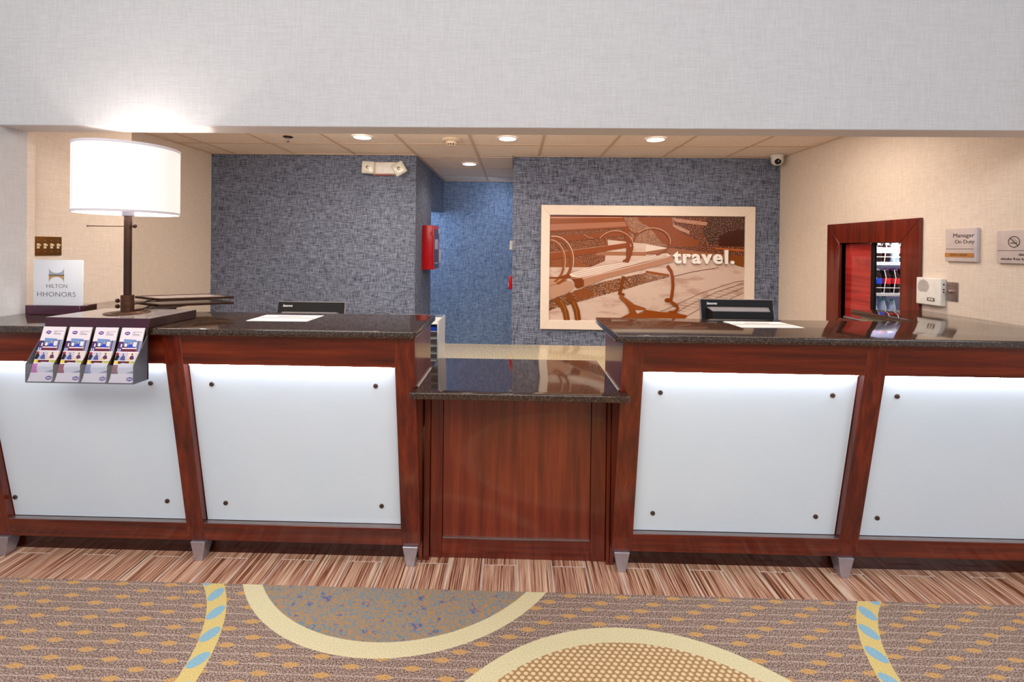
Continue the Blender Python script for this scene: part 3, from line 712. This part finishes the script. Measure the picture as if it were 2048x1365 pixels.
# ------------------------------------------------------------------ framed picture
FX0, FX1, FZ0, FZ1 = .247, 2.346, .722, 1.955; PX0, PX1, PZ0, PZ1 = .334, 2.25, .812, 1.857; FY = YB+.02
t = thing('framed_picture', 'large sepia park bench picture in a white frame on the blue wall', 'picture', ((FX0+FX1)/2, FY, 1.3))
part('backing', M().box(FX0+.003, FX1-.003, FY-.012, FY-.001, FZ0+.003, FZ1-.003), 'frame_back', t)
def fr(poly): return M().prism(poly, 'y', FY-.034, FY-.012).bevel(.002, 1)
g = .0006
part('frame_side', fr([(FX0, FZ1), (FX1, FZ1), (PX1, PZ1), (PX0, PZ1)]), 'frame_cream', t)
part('frame_side', fr([(FX0, FZ0), (PX0, PZ0), (PX1, PZ0), (FX1, FZ0)]), 'frame_cream', t)
part('frame_side', fr([(FX0, FZ0+g), (FX0, FZ1-g), (PX0, PZ1-g), (PX0, PZ0+g)]), 'frame_cream', t)
part('frame_side', fr([(FX1, FZ0+g), (PX1, PZ0+g), (PX1, PZ1-g), (FX1, FZ1-g)]), 'frame_cream', t)
def P4(px, py, d):
    u = (px-1100)/392.0; X = .334+u*1.916; z = 1.846+.019*u-(py-432)*1.034/209
    return (min(max(X, PX0-.02), PX1+.02), FY-.0135-d, min(max(z, PZ0-.02), PZ1+.02))
p = Print(P4, .00012); p.deep = .30
def Z(q, ox, oy): return [(ox+a/10.24, oy+b_/10.24) for a, b_ in q]
TL = lambda q: Z(q, 1095, 425); TR = lambda q: Z(q, 1295, 425); BL = lambda q: Z(q, 1095, 535); BR = lambda q: Z(q, 1295, 535)
Cc = (220, 194, 180); D1 = (136, 68, 20); D2 = (150, 88, 50); MID = (176, 122, 92); SH = (164, 108, 80)
p.rect(1095, 425, 1500, 650, Cc, .55, 1)                                    # pale concrete
p.poly(TL([(0, 0), (2048, 0), (2048, 640), (1250, 560), (1200, 1000), (900, 1126), (0, 1126)]), (146, 84, 44), .55)     # shrubbery behind bench
p.poly(TL([(0, 1126), (0, 900), (560, 900), (860, 1126)]), (158, 92, 52), .15)
p.poly(TR([(0, 0), (2048, 0), (2048, 910), (1400, 840), (480, 730), (0, 640)]), (118, 56, 18), .6)           # planting
p.poly(TL([(1570, 90), (2048, 90)]) + TR([(560, 100), (600, 500), (480, 710), (0, 640)]) + TL([(1760, 600), (1680, 330)]), (178, 124, 96), .7)
p.poly(TL([(1870, 92)]) + TR([(520, 95), (555, 250), (700, 400), (1100, 600), (1000, 700), (480, 700), (300, 600), (180, 430), (60, 300), (-60, 230), (-150, 170)]), (146, 78, 20), .1)
p.poly(TR([(1250, 100), (2048, 100), (2048, 700), (1300, 650), (1150, 400)]), (74, 30, 16), .5)
p.poly(TR([(1700, 380), (2048, 350), (2048, 700), (1500, 690), (1500, 500)]), (70, 26, 14), .05)
p.poly(TR([(540, 110), (700, 130), (1260, 200), (1240, 270), (900, 230), (600, 190)]), (206, 150, 128), .3)
p.poly(TR([(545, 240), (700, 290), (900, 380), (880, 440), (700, 370), (560, 290)]), (206, 156, 134), .3)
p.poly(TR([(1400, 715), (2048, 760), (2048, 800), (1430, 745)]), (196, 110, 70))
p.poly(TL([(1250, 560), (2048, 660), (2048, 1126), (1200, 1126)]), Cc, .3, 1)
p.poly(TR([(0, 660), (480, 735), (470, 800), (0, 810)]), (232, 212, 198))
p.poly(TL([(1050, 800), (2048, 810), (2048, 890), (1000, 880)]), MID)
p.poly(TR([(0, 805), (500, 725), (1400, 840), (2048, 905), (2048, 1060), (1700, 1040), (1300, 960), (500, 860), (0, 860)]), SH)
p.poly(TR([(1680, 870), (2048, 905), (2048, 1126), (1880, 1090), (1700, 1000)]), (140, 84, 40))
# leaf litter
p.poly(BL([(560, 500), (780, 410), (1200, 290), (1700, 180), (2048, 110), (2048, 320), (1700, 430), (1400, 510), (1000, 620), (640, 720), (400, 800), (200, 840), (50, 900), (0, 900), (0, 700), (300, 590)]), (156, 96, 60), .9)
p.poly(BR([(0, 130), (480, 180), (480, 200), (0, 320)]), (176, 124, 96), .9)
p.poly(BL([(560, 480), (800, 430), (1000, 520), (980, 590), (620, 690)]), (150, 88, 52), .1)
p.poly(BR([(0, 65), (480, 140), (490, 185), (0, 120)]), (158, 90, 44))
# paving joints
for q in ([(20, 1050), (640, 760), (1140, 525), (1840, 290), (2048, 270)], [(440, 1060), (860, 790), (1460, 500), (2010, 320)], [(740, 1060), (1200, 800), (1450, 630), (2010, 410)], [(1500, 760), (1760, 630), (2010, 520)]):
    p.stroke(BR(q), .85, (132, 86, 62))
p.stroke(BR([(580, 180), (960, 90), (1500, 0)]), 1.0, (96, 52, 34))
for k in range(15):
    a = k/14; xx = 300+a*1700; yy = 880-a*560
    p.stroke(BR([(xx, yy), (xx+420, yy+60+20*a)]), .4, (160, 116, 92))
# bench back boards
p.poly(TL([(40, 40), (2048, 50), (2048, 90), (1560, 90), (40, 90)]), (104, 34, 12))
p.poly(TL([(50, 90), (1560, 95), (1570, 110), (50, 120)]), (214, 150, 116))
p.poly(TL([(50, 118), (1570, 108), (1600, 190), (50, 240)]), (148, 82, 16))
p.poly(TL([(50, 240), (1610, 190), (1650, 285), (50, 375)]), (184, 124, 100))
p.poly(TL([(50, 370), (1650, 290), (1655, 312), (50, 400)]), (150, 84, 40))
p.poly(TL([(50, 480), (900, 430), (1690, 370), (1700, 460), (1150, 520), (450, 590), (50, 600)]), (150, 84, 44))
p.poly(TL([(50, 830), (520, 775), (1100, 700), (1700, 610), (1700, 715), (1050, 820), (540, 900), (50, 975)]), (152, 82, 38))
p.stroke(TL([(50, 830), (520, 775), (1100, 700), (1660, 620)]), .5, (230, 190, 160))
p.poly(TL([(1550, 290), (1680, 280), (1720, 640), (1700, 960), (1640, 960), (1640, 600)]), (144, 76, 26))
p.stroke(TL([(1570, 110), (1680, 330), (1740, 400), (1830, 440), (1950, 390), (2048, 345)]), [1, 2, 2.6, 3.2, 3.2, 3.2], (140, 72, 26))
p.stroke(TL([(1210, 500), (1230, 600), (1240, 680)]), 4.5, (160, 96, 52))
# seat
seat = [(1135, 552), (1170, 537), (1275, 520), (1330, 507), (1341, 508), (1347, 512), (1350, 522), (1300, 535), (1215, 556), (1172, 574), (1165, 570), (1160, 556)]
p.poly(seat, (190, 138, 114))
p.poly([(1137, 550), (1170, 537), (1275, 520), (1325, 507), (1338, 507), (1345, 512), (1290, 524), (1200, 548), (1160, 556), (1137, 554)], (238, 216, 202))
for o_ in (0, 3.6, 7.2, 10.6): p.stroke([(1142+o_*1.5, 546+o_*.75), (1210+o_, 530.5+o_*.9), (1280+o_, 520+o_*.55), (1335+o_*.4, 508.2+o_*.42)], .55, (130, 84, 62))
p.poly([(1170, 556), (1240, 541), (1300, 527), (1349, 516), (1350, 524), (1300, 536), (1215, 557), (1172, 575)], (192, 142, 118)); p.stroke([(1168, 557), (1240, 540), (1340, 514)], 1.4, (228, 200, 184))
p.poly(BL([(430, 190), (700, 215), (770, 270), (770, 390), (640, 440), (590, 400), (580, 320), (520, 240)]), (132, 72, 30))
p.stroke(BL([(430, 195), (560, 230), (700, 215)]), .9, (226, 190, 164))
p.poly(BL([(50, 390), (420, 280), (500, 285), (580, 350), (560, 440), (450, 520), (170, 640), (50, 650)]), (200, 156, 134))
p.poly(BL([(50, 240), (240, 230), (420, 260), (250, 320), (50, 385)]), (206, 160, 132)); p.stroke(BL([(50, 385), (420, 270)]), .7, (120, 60, 30)); p.stroke(BL([(50, 320), (240, 262)]), .5, (140, 84, 54))
# arm rests
p.stroke([(1100, 480)]+arc(1100, 524, 30, 43, -88, 70, 16), 4.6, (160, 96, 56)); p.stroke(arc(1101, 523, 31.5, 43.5, -88, 20, 14), .9, (236, 204, 182))
p.stroke(arc(1108, 521, 37, 48, -105, 78, 18), 5.6, (156, 90, 48)); p.stroke(arc(1110, 521, 39, 48.5, -100, 20, 14), 1.1, (244, 222, 206))
p.poly(BL([(50, 200), (250, 200), (440, 130), (530, 210), (300, 240), (50, 235)]), (140, 76, 34))
p.stroke(arc(1232, 495, 35.5, 32, -175, 62, 26), [2.2]*10+[4.2]*17, (142, 74, 26)); p.stroke(arc(1233, 494, 37, 32.5, -150, 20, 20), .8, (238, 200, 170))
p.poly(TL([(1640, 700), (1760, 700), (1760, 850), (1690, 1030), (1600, 1020), (1650, 950)]), (140, 74, 28))
p.stroke(TL([(750, 450), (850, 520), (960, 545), (1050, 500)]), 2.2, (146, 80, 40)); p.stroke(TL([(750, 440), (850, 510), (950, 530)]), .6, (230, 190, 160))
p.stroke(arc(1306, 484, 36, 27, -178, 75, 26), 2.8, (146, 80, 24)); p.stroke(arc(1307, 483, 36.6, 27.2, -140, 10, 16), .7, (240, 206, 170))
# legs and their shadow
p.stroke(BL([(190, 640), (330, 780), (400, 930), (430, 1090)]), 12, (140, 84, 40)); p.stroke(BL([(420, 550), (560, 720), (630, 900), (660, 1090)]), 12, (138, 80, 36))
p.stroke(BL([(290, 680), (380, 840), (430, 1080)]), .8, (196, 146, 100)); p.stroke(BL([(560, 700), (620, 880), (650, 1080)]), .8, (196, 146, 100))
p.stroke(BL([(1590, 180), (1550, 380), (1510, 560)]), 7, (132, 74, 20)); p.ell(*BL([(1560, 555)])[0], 6, 3, (132, 70, 26))
p.stroke(BR([(440, -40), (520, 80), (550, 200), (560, 380), (545, 540), (520, 690)]), 6.2, (146, 76, 16)); p.ell(*BR([(470, 670)])[0], 8, 4.2, (140, 70, 20))
p.stroke(BL([(1520, 590), (1680, 720), (1800, 800), (2048, 870)]), [7, 10, 9, 7], (160, 96, 58)); p.poly(BL([(1600, 700), (1700, 720), (1850, 870), (1880, 960), (2048, 900), (2048, 1060), (1490, 1060), (1720, 940), (1710, 860)]), (156, 88, 50))
p.poly(BR([(0, 865), (300, 910), (600, 925), (870, 980), (800, 1060), (0, 1060)]), (156, 86, 44)); p.stroke(BR([(520, 700), (640, 780), (670, 840), (600, 910), (480, 920)]), 6, (148, 80, 34))
p.poly(BL([(1840, 880), (2020, 880), (1880, 950)]), Cc)
p.poly(BR([(0, 2130-1126+110), (1500, 1110), (1500, 1126), (0, 1126)]), Cc)
add('print', p.mesh('print'), t)
me = fit_text('travel.', 'letter_white', .598, .139, depth=.012, bold=.032, spacing=1.16)
add('lettering', place(me, ROT_FRONT, (1.548, FY-.030, 1.388)), t)

# ------------------------------------------------------------------ things on ceiling and back walls
def downlight(x, y, label, pw, r=.072):
    t = thing('downlight', label, 'ceiling light', (x, y, CZ), 'recessed ceiling downlights')
    part('trim_ring', M().lathe((x, y, CZ), [(r+.016, .003), (r+.014, -.005), (r, -.0065), (r-.004, .002)], 'z', 40), 'white_paint', t)
    part('lens', M().lathe((x, y, CZ-.0035), [(.002, 0), (r-.002, 0), (r-.002, .003), (.002, .003)], 'z', 40, True), 'downlight_lens', t)
    l = bpy.data.lights.new('downlight_lamp', 'SPOT'); l.energy = pw*1.4; l.spot_size = math.radians(150); l.spot_blend = .8; l.shadow_soft_size = .06; l.color = (1, .84, .68)
    o = bpy.data.objects.new('downlight_lamp', l); COL.objects.link(o); o.location = (x, y, CZ-.012)
downlight(-1.298, 3.95, 'recessed downlight above and left of the smoke detector', 26)
downlight(-.081, 3.97, 'recessed downlight right of the smoke detector', 26)
downlight(1.149, 3.97, 'recessed downlight above the bench picture', 26)
downlight(-.519, 5.183, 'recessed downlight in the hallway ceiling', 16)

t = thing('smoke_detector', 'round cream smoke detector on the tiled ceiling', 'smoke detector', (-.56, 4.02, CZ))
part('base', M().lathe((-.56, 4.02, CZ+.003), [(.08, 0), (.08, -.012), (.072, -.02), (.05, -.024)], 'z', 40, True), 'cream_plastic', t)
part('sensor_head', M().lathe((-.56, 4.02, CZ-.02), [(.05, 0), (.045, -.02), (.038, -.032), (.03, -.036), (.004, -.037)], 'z', 32, True), 'cream_plastic', t)
for a in (-120, -90, -60): part('vent_slot', M().box(-.007, .007, -.003, .003, -.007, .007).xf(Matrix.Translation((-.56+.041*math.cos(math.radians(a)), 4.02+.041*math.sin(math.radians(a)), CZ-.044)) @ Matrix.Rotation(math.radians(a+90), 4, 'Z')), 'rubber_dark', t)
t = thing('fire_sprinkler', 'small bronze fire sprinkler head on the ceiling above the left desk', 'sprinkler', (-1.934, 3.963, CZ))
part('escutcheon', M().lathe((-1.934, 3.963, CZ+.002), [(.04, 0), (.04, -.004), (.03, -.009), (.008, -.01)], 'z', 28, True), 'bronze_dark', t)
part('body', M().cyl((-1.934, 3.963, CZ-.038), .007, .032, n=12), 'steel', t)
part('deflector', M().lathe((-1.934, 3.963, CZ-.043), [(.014, 0), (.014, .002), (.003, .004)], 'z', 16, True), 'bronze_dark', t)

YE = YB-.01
t = thing('emergency_light', 'two-headed emergency light on the blue wall at left', 'emergency light', (-1.3, YE, 2.29))
part('housing', M().loft([[(-1.44, YE-.001, 2.232), (-1.15, YE-.001, 2.232), (-1.15, YE-.001, 2.364), (-1.44, YE-.001, 2.364)], [(-1.425, YE-.06, 2.24), (-1.165, YE-.06, 2.24), (-1.165, YE-.06, 2.358), (-1.425, YE-.06, 2.358)]]).bevel(.008, 2), 'cream_plastic', t)
part('front_cover', M().box(-1.39, -1.2, YE-.063, YE-.058, 2.244, 2.352).bevel(.003, 2), 'plastic_white', t)
part('test_button', M().cyl((-1.375, YE-.062, 2.238), .004, .006, 'y', 10).box(-1.40, -1.24, YE-.05, YE-.02, 2.2305, 2.234), 'alarm_red', t)
for (cx, cz, rz, rot) in ((-1.463, 2.30, .06, 3), (-1.155, 2.29, .06, -30)):
    Mx = Matrix.Translation((cx, YE-.075, cz)) @ Matrix.Rotation(math.radians(rot), 4, 'Y')
    h = part('lamp_head', M().box(-rz, rz, -.02, .03, -rz, rz).bevel(.014, 3).xf(Mx), 'plastic_white', t)
    part('lens', M().box(-rz*.82, rz*.82, -.024, -.019, -rz*.82, rz*.82).bevel(.006, 2).xf(Mx), 'lens_clear', h)
    part('lamp_core', M().lathe((0, -.0245, 0), [(.016, 0), (.012, .002), (.004, .004)], 'y', 16, True, -1).xf(Mx), 'steel', h)

t = thing('dome_camera', 'white dome security camera in the corner above the bench picture', 'camera', (2.49, 4.62, CZ))
part('mount', M().lathe((2.49, 4.60, CZ+.0), [(.062, 0), (.062, -.012), (.05, -.02)], 'z', 32, True), 'plastic_white', t)
part('dome', M().lathe((2.49, 4.60, CZ-.018), [(.052, 0), (.056, -.03), (.048, -.058), (.028, -.076), (.004, -.08)], 'z', 32, True), 'plastic_white', t)
e = part('eye', M().lathe((2.475, 4.553, CZ-.066), [(.028, .012), (.027, -.004), (.02, -.008), (.003, -.009)], 'y', 24, True), 'black_plastic', t)
part('lens', M().lathe((2.475, 4.5445, CZ-.066), [(.009, 0), (.007, -.002), (.002, -.003)], 'y', 16, True), 'steel', e)

# fire alarm panel on the hallway side wall
t = thing('fire_alarm_panel', 'red fire alarm panel on the hallway corner', 'alarm panel', (XH, 5.25, 1.52))
part('cabinet', M().box(XH+.001, XH+.108, 5.05, 5.44, 1.283, 1.757).bevel(.003, 2), 'alarm_red', t)
dr = part('door', M().box(XH+.11, XH+.122, 5.05, 5.44, 1.283, 1.757).bevel(.003, 2), 'alarm_red', t)
part('display', M().box(XH+.1215, XH+.1235, 5.12, 5.36, 1.30, 1.72), 'alarm_dark', dr)
part('display_card', M().box(XH+.1232, XH+.1245, 5.13, 5.34, 1.50, 1.61), 'label_silver', dr)
part('display_strip', M().box(XH+.1232, XH+.1245, 5.12, 5.35, 1.345, 1.352), 'ivory', dr)
for z_ in (1.36, 1.67): part('hinge', M().box(XH+.085, XH+.108, 5.046, 5.051, z_-.022, z_+.022).bevel(.001, 1), 'alarm_red', t)
part('notice_card', M().box(XH+.121, XH+.1225, 5.37, 5.43, 1.68, 1.74), 'ivory', dr)
solid('notice_paper', M().box(XH+.001, XH+.125, 5.50, 5.505, 1.36, 1.50), 'paper', 'white paper notice beside the red alarm panel', 'paper')
t = thing('thermostat', 'small white box on the hallway wall edge above the red pull station', 'thermostat', (XP, 5.0, 1.55))
part('cover', M().box(XP-.032, XP-.004, 4.97, 5.05, 1.505, 1.60).bevel(.006, 3), 'plastic_white', t)
part('back_plate', M().box(XP-.005, XP-.0005, 4.965, 5.055, 1.50, 1.605), 'cream_plastic', t)
t = thing('pull_station', 'red fire pull station on the hallway wall edge', 'alarm', (XP, 5.0, 1.16))
part('body', M().box(XP-.036, XP-.0005, 4.96, 5.05, 1.092, 1.228).bevel(.004, 2), 'alarm_red', t)
part('pull_handle', M().box(XP-.042, XP-.036, 4.975, 5.035, 1.12, 1.15).bevel(.002, 1), 'plastic_white', t)

# ------------------------------------------------------------------ pass-through window in the right wall
t = thing('window_1', None, None, (XR, 3.54, 1.3)); t['kind'] = 'structure'
ay0, ay1, az0, az1 = 3.086, 3.987, .855, 1.745
def cs(poly): return M().prism(poly, 'x', XR-.022, XR-.0005).bevel(.002, 1)
part('casing', cs([(ay0, az1), (ay1, az1), (oy1, oz1), (oy0, oz1)]), 'frame_cherry', t)
part('casing', cs([(ay0, az0), (oy0, oz0), (oy1, oz0), (ay1, az0)]), 'frame_cherry', t)
part('casing', cs([(ay0, az0+.001), (ay0, az1-.001), (oy0, oz1-.001), (oy0, oz0+.001)]), 'frame_cherry', t)
part('casing', cs([(ay1, az0+.001), (oy1, oz0+.001), (oy1, oz1-.001), (ay1, az1-.001)]), 'frame_cherry', t)
part('jamb_liner', M().box(XR-.002, XR+.14, oy0-.012, oy0, oz0, oz1).box(XR-.002, XR+.14, oy1, oy1+.012, oz0, oz1).box(XR-.002, XR+.14, oy0, oy1, oz1, oz1+.012).box(XR-.002, XR+.14, oy0, oy1, oz0-.012, oz0), 'frame_cherry', t)
part('sliding_panel', M().box(XR+.03, XR+.042, 3.562, oy1-.002, oz0+.012, oz1-.004), 'red_board', t)
part('panel_stile', M().box(XR+.026, XR+.046, 3.532, 3.565, oz0+.01, oz1-.002).bevel(.002, 1), 'black_plastic', t)
part('track', M().box(XR+.02, XR+.06, oy0, oy1, oz0, oz0+.01), 'bezel_grey', t)

# drinks cooler beyond
CX0, CX1, CY0, CY1 = 2.985, 3.95, 4.15, 4.7
t = thing('drinks_cooler', 'lit drinks cooler with wire shelves seen through the pass-through window', 'cooler', ((CX0+CX1)/2, 4.4, 0))
part('cabinet', M().box(CX0-.03, CX0, CY0, CY1, 0, 2.0).box(CX1, CX1+.04, CY0, CY1, 0, 2.0).box(CX0, CX1, CY1-.03, CY1, 0, 2.0).box(CX0, CX1, CY0, CY1, 1.9, 2.0).box(CX0, CX1, CY0, CY1-.03, 0, .12), 'black_plastic', t)
part('back_liner', M().box(CX0+.001, CX1-.001, CY1-.036, CY1-.03, .12, 1.9), 'cooler_inside', t)
part('light_tube', M().box(CX0+.003, CX0+.013, CY0+.01, CY0+.03, .2, 1.85), 'cooler_light', t)
part('light_tube', M().box(CX1-.013, CX1-.003, CY0+.01, CY0+.03, .2, 1.85), 'cooler_light', t)
part('door_frame', M().box(CX0-.03, CX0+.045, CY0-.03, CY0-.002, .1, 1.95).bevel(.003, 1), 'black_plastic', t)
yb = CY0+.055
SHZ = [.60, .905, 1.170, 1.437]
l = bpy.data.lights.new('cooler_lamp', 'AREA'); l.shape = 'RECTANGLE'; l.size = .6; l.size_y = .12; l.energy = 5; l.color = (.84, .88, 1)
o = bpy.data.objects.new('cooler_lamp', l); COL.objects.link(o); o.location = (3.3, 4.2, 1.85)
l2 = l.copy(); l2.energy = 12; o2 = bpy.data.objects.new('cooler_lamp', l2); COL.objects.link(o2); o2.location = (3.25, 4.0, 1.75); o2.rotation_euler = (math.radians(60), 0, 0)
for z_ in SHZ[1:]:
    b = M().box(CX0+.002, CX1-.002, CY0+.02, CY1-.04, z_-.009, z_-.003)
    if z_ < 1:
        for k in (1, 2, 3): b.box(CX0+.15, CX1-.3, yb-.034+.068*k, yb+.032+.068*k, z_-.003, z_-.003+.026*k)
    s_ = part('shelf', b, 'cooler_inside', t)
    part('price_rail', M().box(CX0+.002, CX1-.002, CY0+.012, CY0+.018, z_-.026, z_-.001).bevel(.001, 1), 'plastic_white', s_)
    d = M()
    for k in range(48): d.box(CX0+.01+k*.0195, CX0+.02+k*.0195, CY0+.0105, CY0+.012, z_-.016, z_-.012)
    o = part('slots', d, 'grey_plastic', s_); o['kind'] = 'stuff'
    w = M()
    for k in range(11):
        xx = CX0+.03+k*.083
        w.tube([(xx, CY0+.016, z_-.004), (xx+.004, CY0+.012, z_+.06), (xx+.018, CY0+.015, z_+.13), (xx+.006, CY0+.02, z_+.2)], .0028, 6)
    w.tube([(CX0+.01, CY0+.014, z_+.045), (CX1-.01, CY0+.014, z_+.045)], .0028, 6)
    part('wire_guard', w, 'plastic_white', s_)

def bottle_proto(body, cap, lab):
    prof = [(.026, 0), (.031, .006), (.031, .05), (.028, .062), (.031, .075), (.031, .13), (.029, .145), (.018, .175), (.012, .187), (.012, .197)]
    return (M().lathe((0, 0, 0), prof, 'z', 18, True).mesh('bottle_body', body), M().lathe((0, 0, .194), [(.0145, 0), (.0145, .014), (.012, .016)], 'z', 14, True).mesh('cap', cap),
            M().lathe((0, 0, 0), [(.0316, .078), (.0318, .08), (.0318, .126), (.0316, .128)], 'z', 18).mesh('label_band', lab) if lab else None)
PR = {}
def bottle(x, y, z, kind, label, group):
    if kind not in PR: PR[kind] = bottle_proto(*{'blue': ('cola', 'cap_white', 'label_blue'), 'red': ('cola', 'cap_violet', 'label_red'), 'silver': ('cola', 'cap_red', 'label_silver'), 'water': ('water', 'cap_green', None), 'wide': ('water', 'cap_white', 'label_silver'), 'clear': ('water', 'cap_blue', 'label_silver')}[kind])
    t = thing('drink_bottle', label, 'bottle', (x, y, z), group)
    for nm, me in zip(('body', 'cap', 'label_band'), PR[kind]):
        if me: o = bpy.data.objects.new(nm, me); COL.objects.link(o); o.parent = t
yb = CY0+.055; G = 'bottles in the drinks cooler'
spec = [  # x, shelf, kind, where
 (3.082, 3, 'red', 'cola bottle at the left end of the cooler top shelf'),
 (3.155, 3, 'silver', 'cola bottle with a pale label, second on the cooler top shelf'),
 (3.228, 3, 'silver', 'dark cola bottle, third on the cooler top shelf'),
 (3.301, 3, 'clear', 'pale clear bottle at the right of the cooler top shelf'),
 (3.075, 2, 'blue', 'blue-labelled cola bottle at the left of the cooler middle shelf'),
 (3.155, 2, 'blue', 'blue-labelled cola bottle with round mark, second on the cooler middle shelf'),
 (3.232, 2, 'red', 'red-labelled cola bottle, third on the cooler middle shelf'),
 (3.308, 2, 'red', 'red-labelled cola bottle at the right of the cooler middle shelf'),
 (3.12, 1, 'wide', 'pale large water bottle at the left of the cooler bottom shelf')]
for x_, s_, k_, lab in spec: bottle(x_, yb, SHZ[s_], k_, lab, G)
for r_ in range(4):
    for c_ in range(2):
        if r_ == 0: nm = ('front green-capped water bottle in the left lane of the cooler', 'front green-capped water bottle in the right lane of the cooler')[c_]
        else: nm = ('%s green-capped water bottle in the %s lane of the cooler' % (('second', 'third', 'rearmost')[r_-1], ('left', 'right')[c_]))
        bottle(3.20+.078*c_-.012*r_, yb+.068*r_, SHZ[1]+.026*r_, 'water', nm, 'green-capped water bottles')
for s_ in (2, 3):
    for r_ in (1, 2):
        for c_ in range(5):
            bottle(3.08+.077*c_+.012*r_, yb+.072*r_, SHZ[s_], ('blue', 'red', 'silver', 'red')[(c_+s_) % 4], 'cola bottle %s in depth in lane %s of the cooler %s shelf' % (('second', 'third')[r_-1], ('one', 'two', 'three', 'four', 'five')[c_], 'middle' if s_ == 2 else 'top'), 'rear row cola bottles')

# ------------------------------------------------------------------ signs and boxes on the right wall
def wsign(name, label, y0, y1, z0, z1):
    t = thing(name, label, 'sign', (XR, (y0+y1)/2, z0))
    part('plate', M().box(XR-.016, XR-.0005, y0, y1, z0, z1).bevel(.004, 2), 'sign_grey', t)
    part('side_strip', M().box(XR-.019, XR-.014, y0, y0+.013, z0+.001, z1-.001).bevel(.002, 2), 'sign_edge', t)
    return t
XS = XR-.0166
t = wsign('manager_sign', 'grey Manager On Duty sign with a tan name strip on the right wall', 2.713, 2.911, 1.472, 1.666)
for body, w_, h_, yl, zb in (('Manager', .129, .030, 2.859, 1.606), ('On Duty', .118, .028, 2.848, 1.571)):
    add('lettering', place(fit_text(body, 'ink_dark', w_, h_, depth=.0003), ROT_RIGHTWALL, (XS, yl, zb)), t)
part('rule_line', M().box(XS-.0004, XS+.0004, 2.735, 2.905, 1.5445, 1.5465), 'ink_dark', t)
n_ = part('name_strip', M().box(XS-.0012, XS+.0005, 2.732, 2.9105, 1.498, 1.522), 'name_strip', t)
add('lettering', place(fit_text('JESSICA SAXLEY', 'ink_dark', .112, .011), ROT_RIGHTWALL, (XS-.0014, 2.88, 1.5045)), n_)
t = wsign('no_smoking_sign', 'grey no smoking sign at the right edge of the picture', 2.36, 2.606, 1.470, 1.643)
part('rule_line', M().box(XS-.0004, XS+.0004, 2.385, 2.600, 1.5365, 1.5385), 'ink_dark', t)
def ring(cy, cz, r0, r1, th, n=40):
    b = M()
    return b.loft([[(XS-th, cy+r*math.cos(2*PI*i/n), cz+r*math.sin(2*PI*i/n)) for i in range(n)] for r in (r0, r1)], False)
cy, cz = 2.517, 1.583
part('ban_ring', ring(cy, cz, .026, .0295, .0006), 'ink_dark', t)
part('ban_bar', M().box(XS-.0007, XS, -.0018, .0018, -.027, .027).xf(Matrix.Translation((0, cy, cz)) @ Matrix.Rotation(math.radians(-45), 4, 'X')), 'ink_dark', t)
part('cigarette', M().box(XS-.0006, XS, cy-.014, cy+.019, cz-.008, cz-.004), 'ink_dark', t)
part('smoke_mark', M().tube([(XS, cy-.016, cz-.002), (XS, cy-.012, cz+.006), (XS, cy-.004, cz+.006), (XS, cy-.001, cz+.014), (XS, cy+.004, cz+.016)], .0006, 5), 'ink_dark', t)
add('lettering', place(fit_text('this is a', 'ink_dark', .062, .013), ROT_RIGHTWALL, (XS, 2.493, 1.511)), t)
add('lettering', place(fit_text('smoke free location', 'ink_dark', .172, .0135), ROT_RIGHTWALL, (XS, 2.582, 1.488)), t)

t = thing('intercom', 'white intercom speaker box on the right wall beside the window frame', 'intercom', (XR, 3.01, 1.28))
part('body', M().box(XR-.035, XR-.0005, 2.915, 3.092, 1.197, 1.366).bevel(.008, 3), 'plastic_white', t)
g_ = M()
for k in range(16):
    z_ = 1.285+.0052*(k-1); hw = math.sqrt(max(.0, .041**2-(z_-1.312)**2))
    if hw > .005: g_.box(XR-.0362, XR-.0348, 3.038-hw, 3.038+hw, z_-.0011, z_+.0011)
o = part('speaker_grille', g_, 'bezel_grey', t); o['kind'] = 'stuff'
b_ = part('button_bar', M().box(XR-.0362, XR-.0345, 2.955, 3.01, 1.222, 1.245).bevel(.001, 1), 'ink_grey', t)
for yy in (2.972, 2.990): part('button', M().box(XR-.0385, XR-.036, yy-.006, yy+.006, 1.227, 1.24).bevel(.001, 1), 'ivory', b_)
for zz in (1.33, 1.30, 1.285): part('side_port', M().box(XR-.022, XR-.014, 2.9135, 2.916, zz-.004, zz+.004), 'ink_dark', t)
t = thing('key_switch', 'steel key switch plate on the right wall beside the intercom', 'switch', (XR, 2.87, 1.29))
part('plate', M().box(XR-.006, XR-.0005, 2.838, 2.908, 1.236, 1.348).bevel(.002, 2), 'steel', t)
k_ = part('key_barrel', M().lathe((XR-.006, 2.876, 1.292), [(.0105, 0), (.010, .018), (.008, .02)], 'x', 20, True, -1), 'steel', t)
part('key_slot', M().box(XR-.0266, XR-.0258, 2.8745, 2.8775, 1.286, 1.298), 'ink_dark', k_)
for dz in (.043, -.043): part('screw', M().lathe((XR-.006, 2.873, 1.292+dz), [(.003, 0), (.0026, .001), (.001, .0013)], 'x', 10, True, -1), 'steel', t)
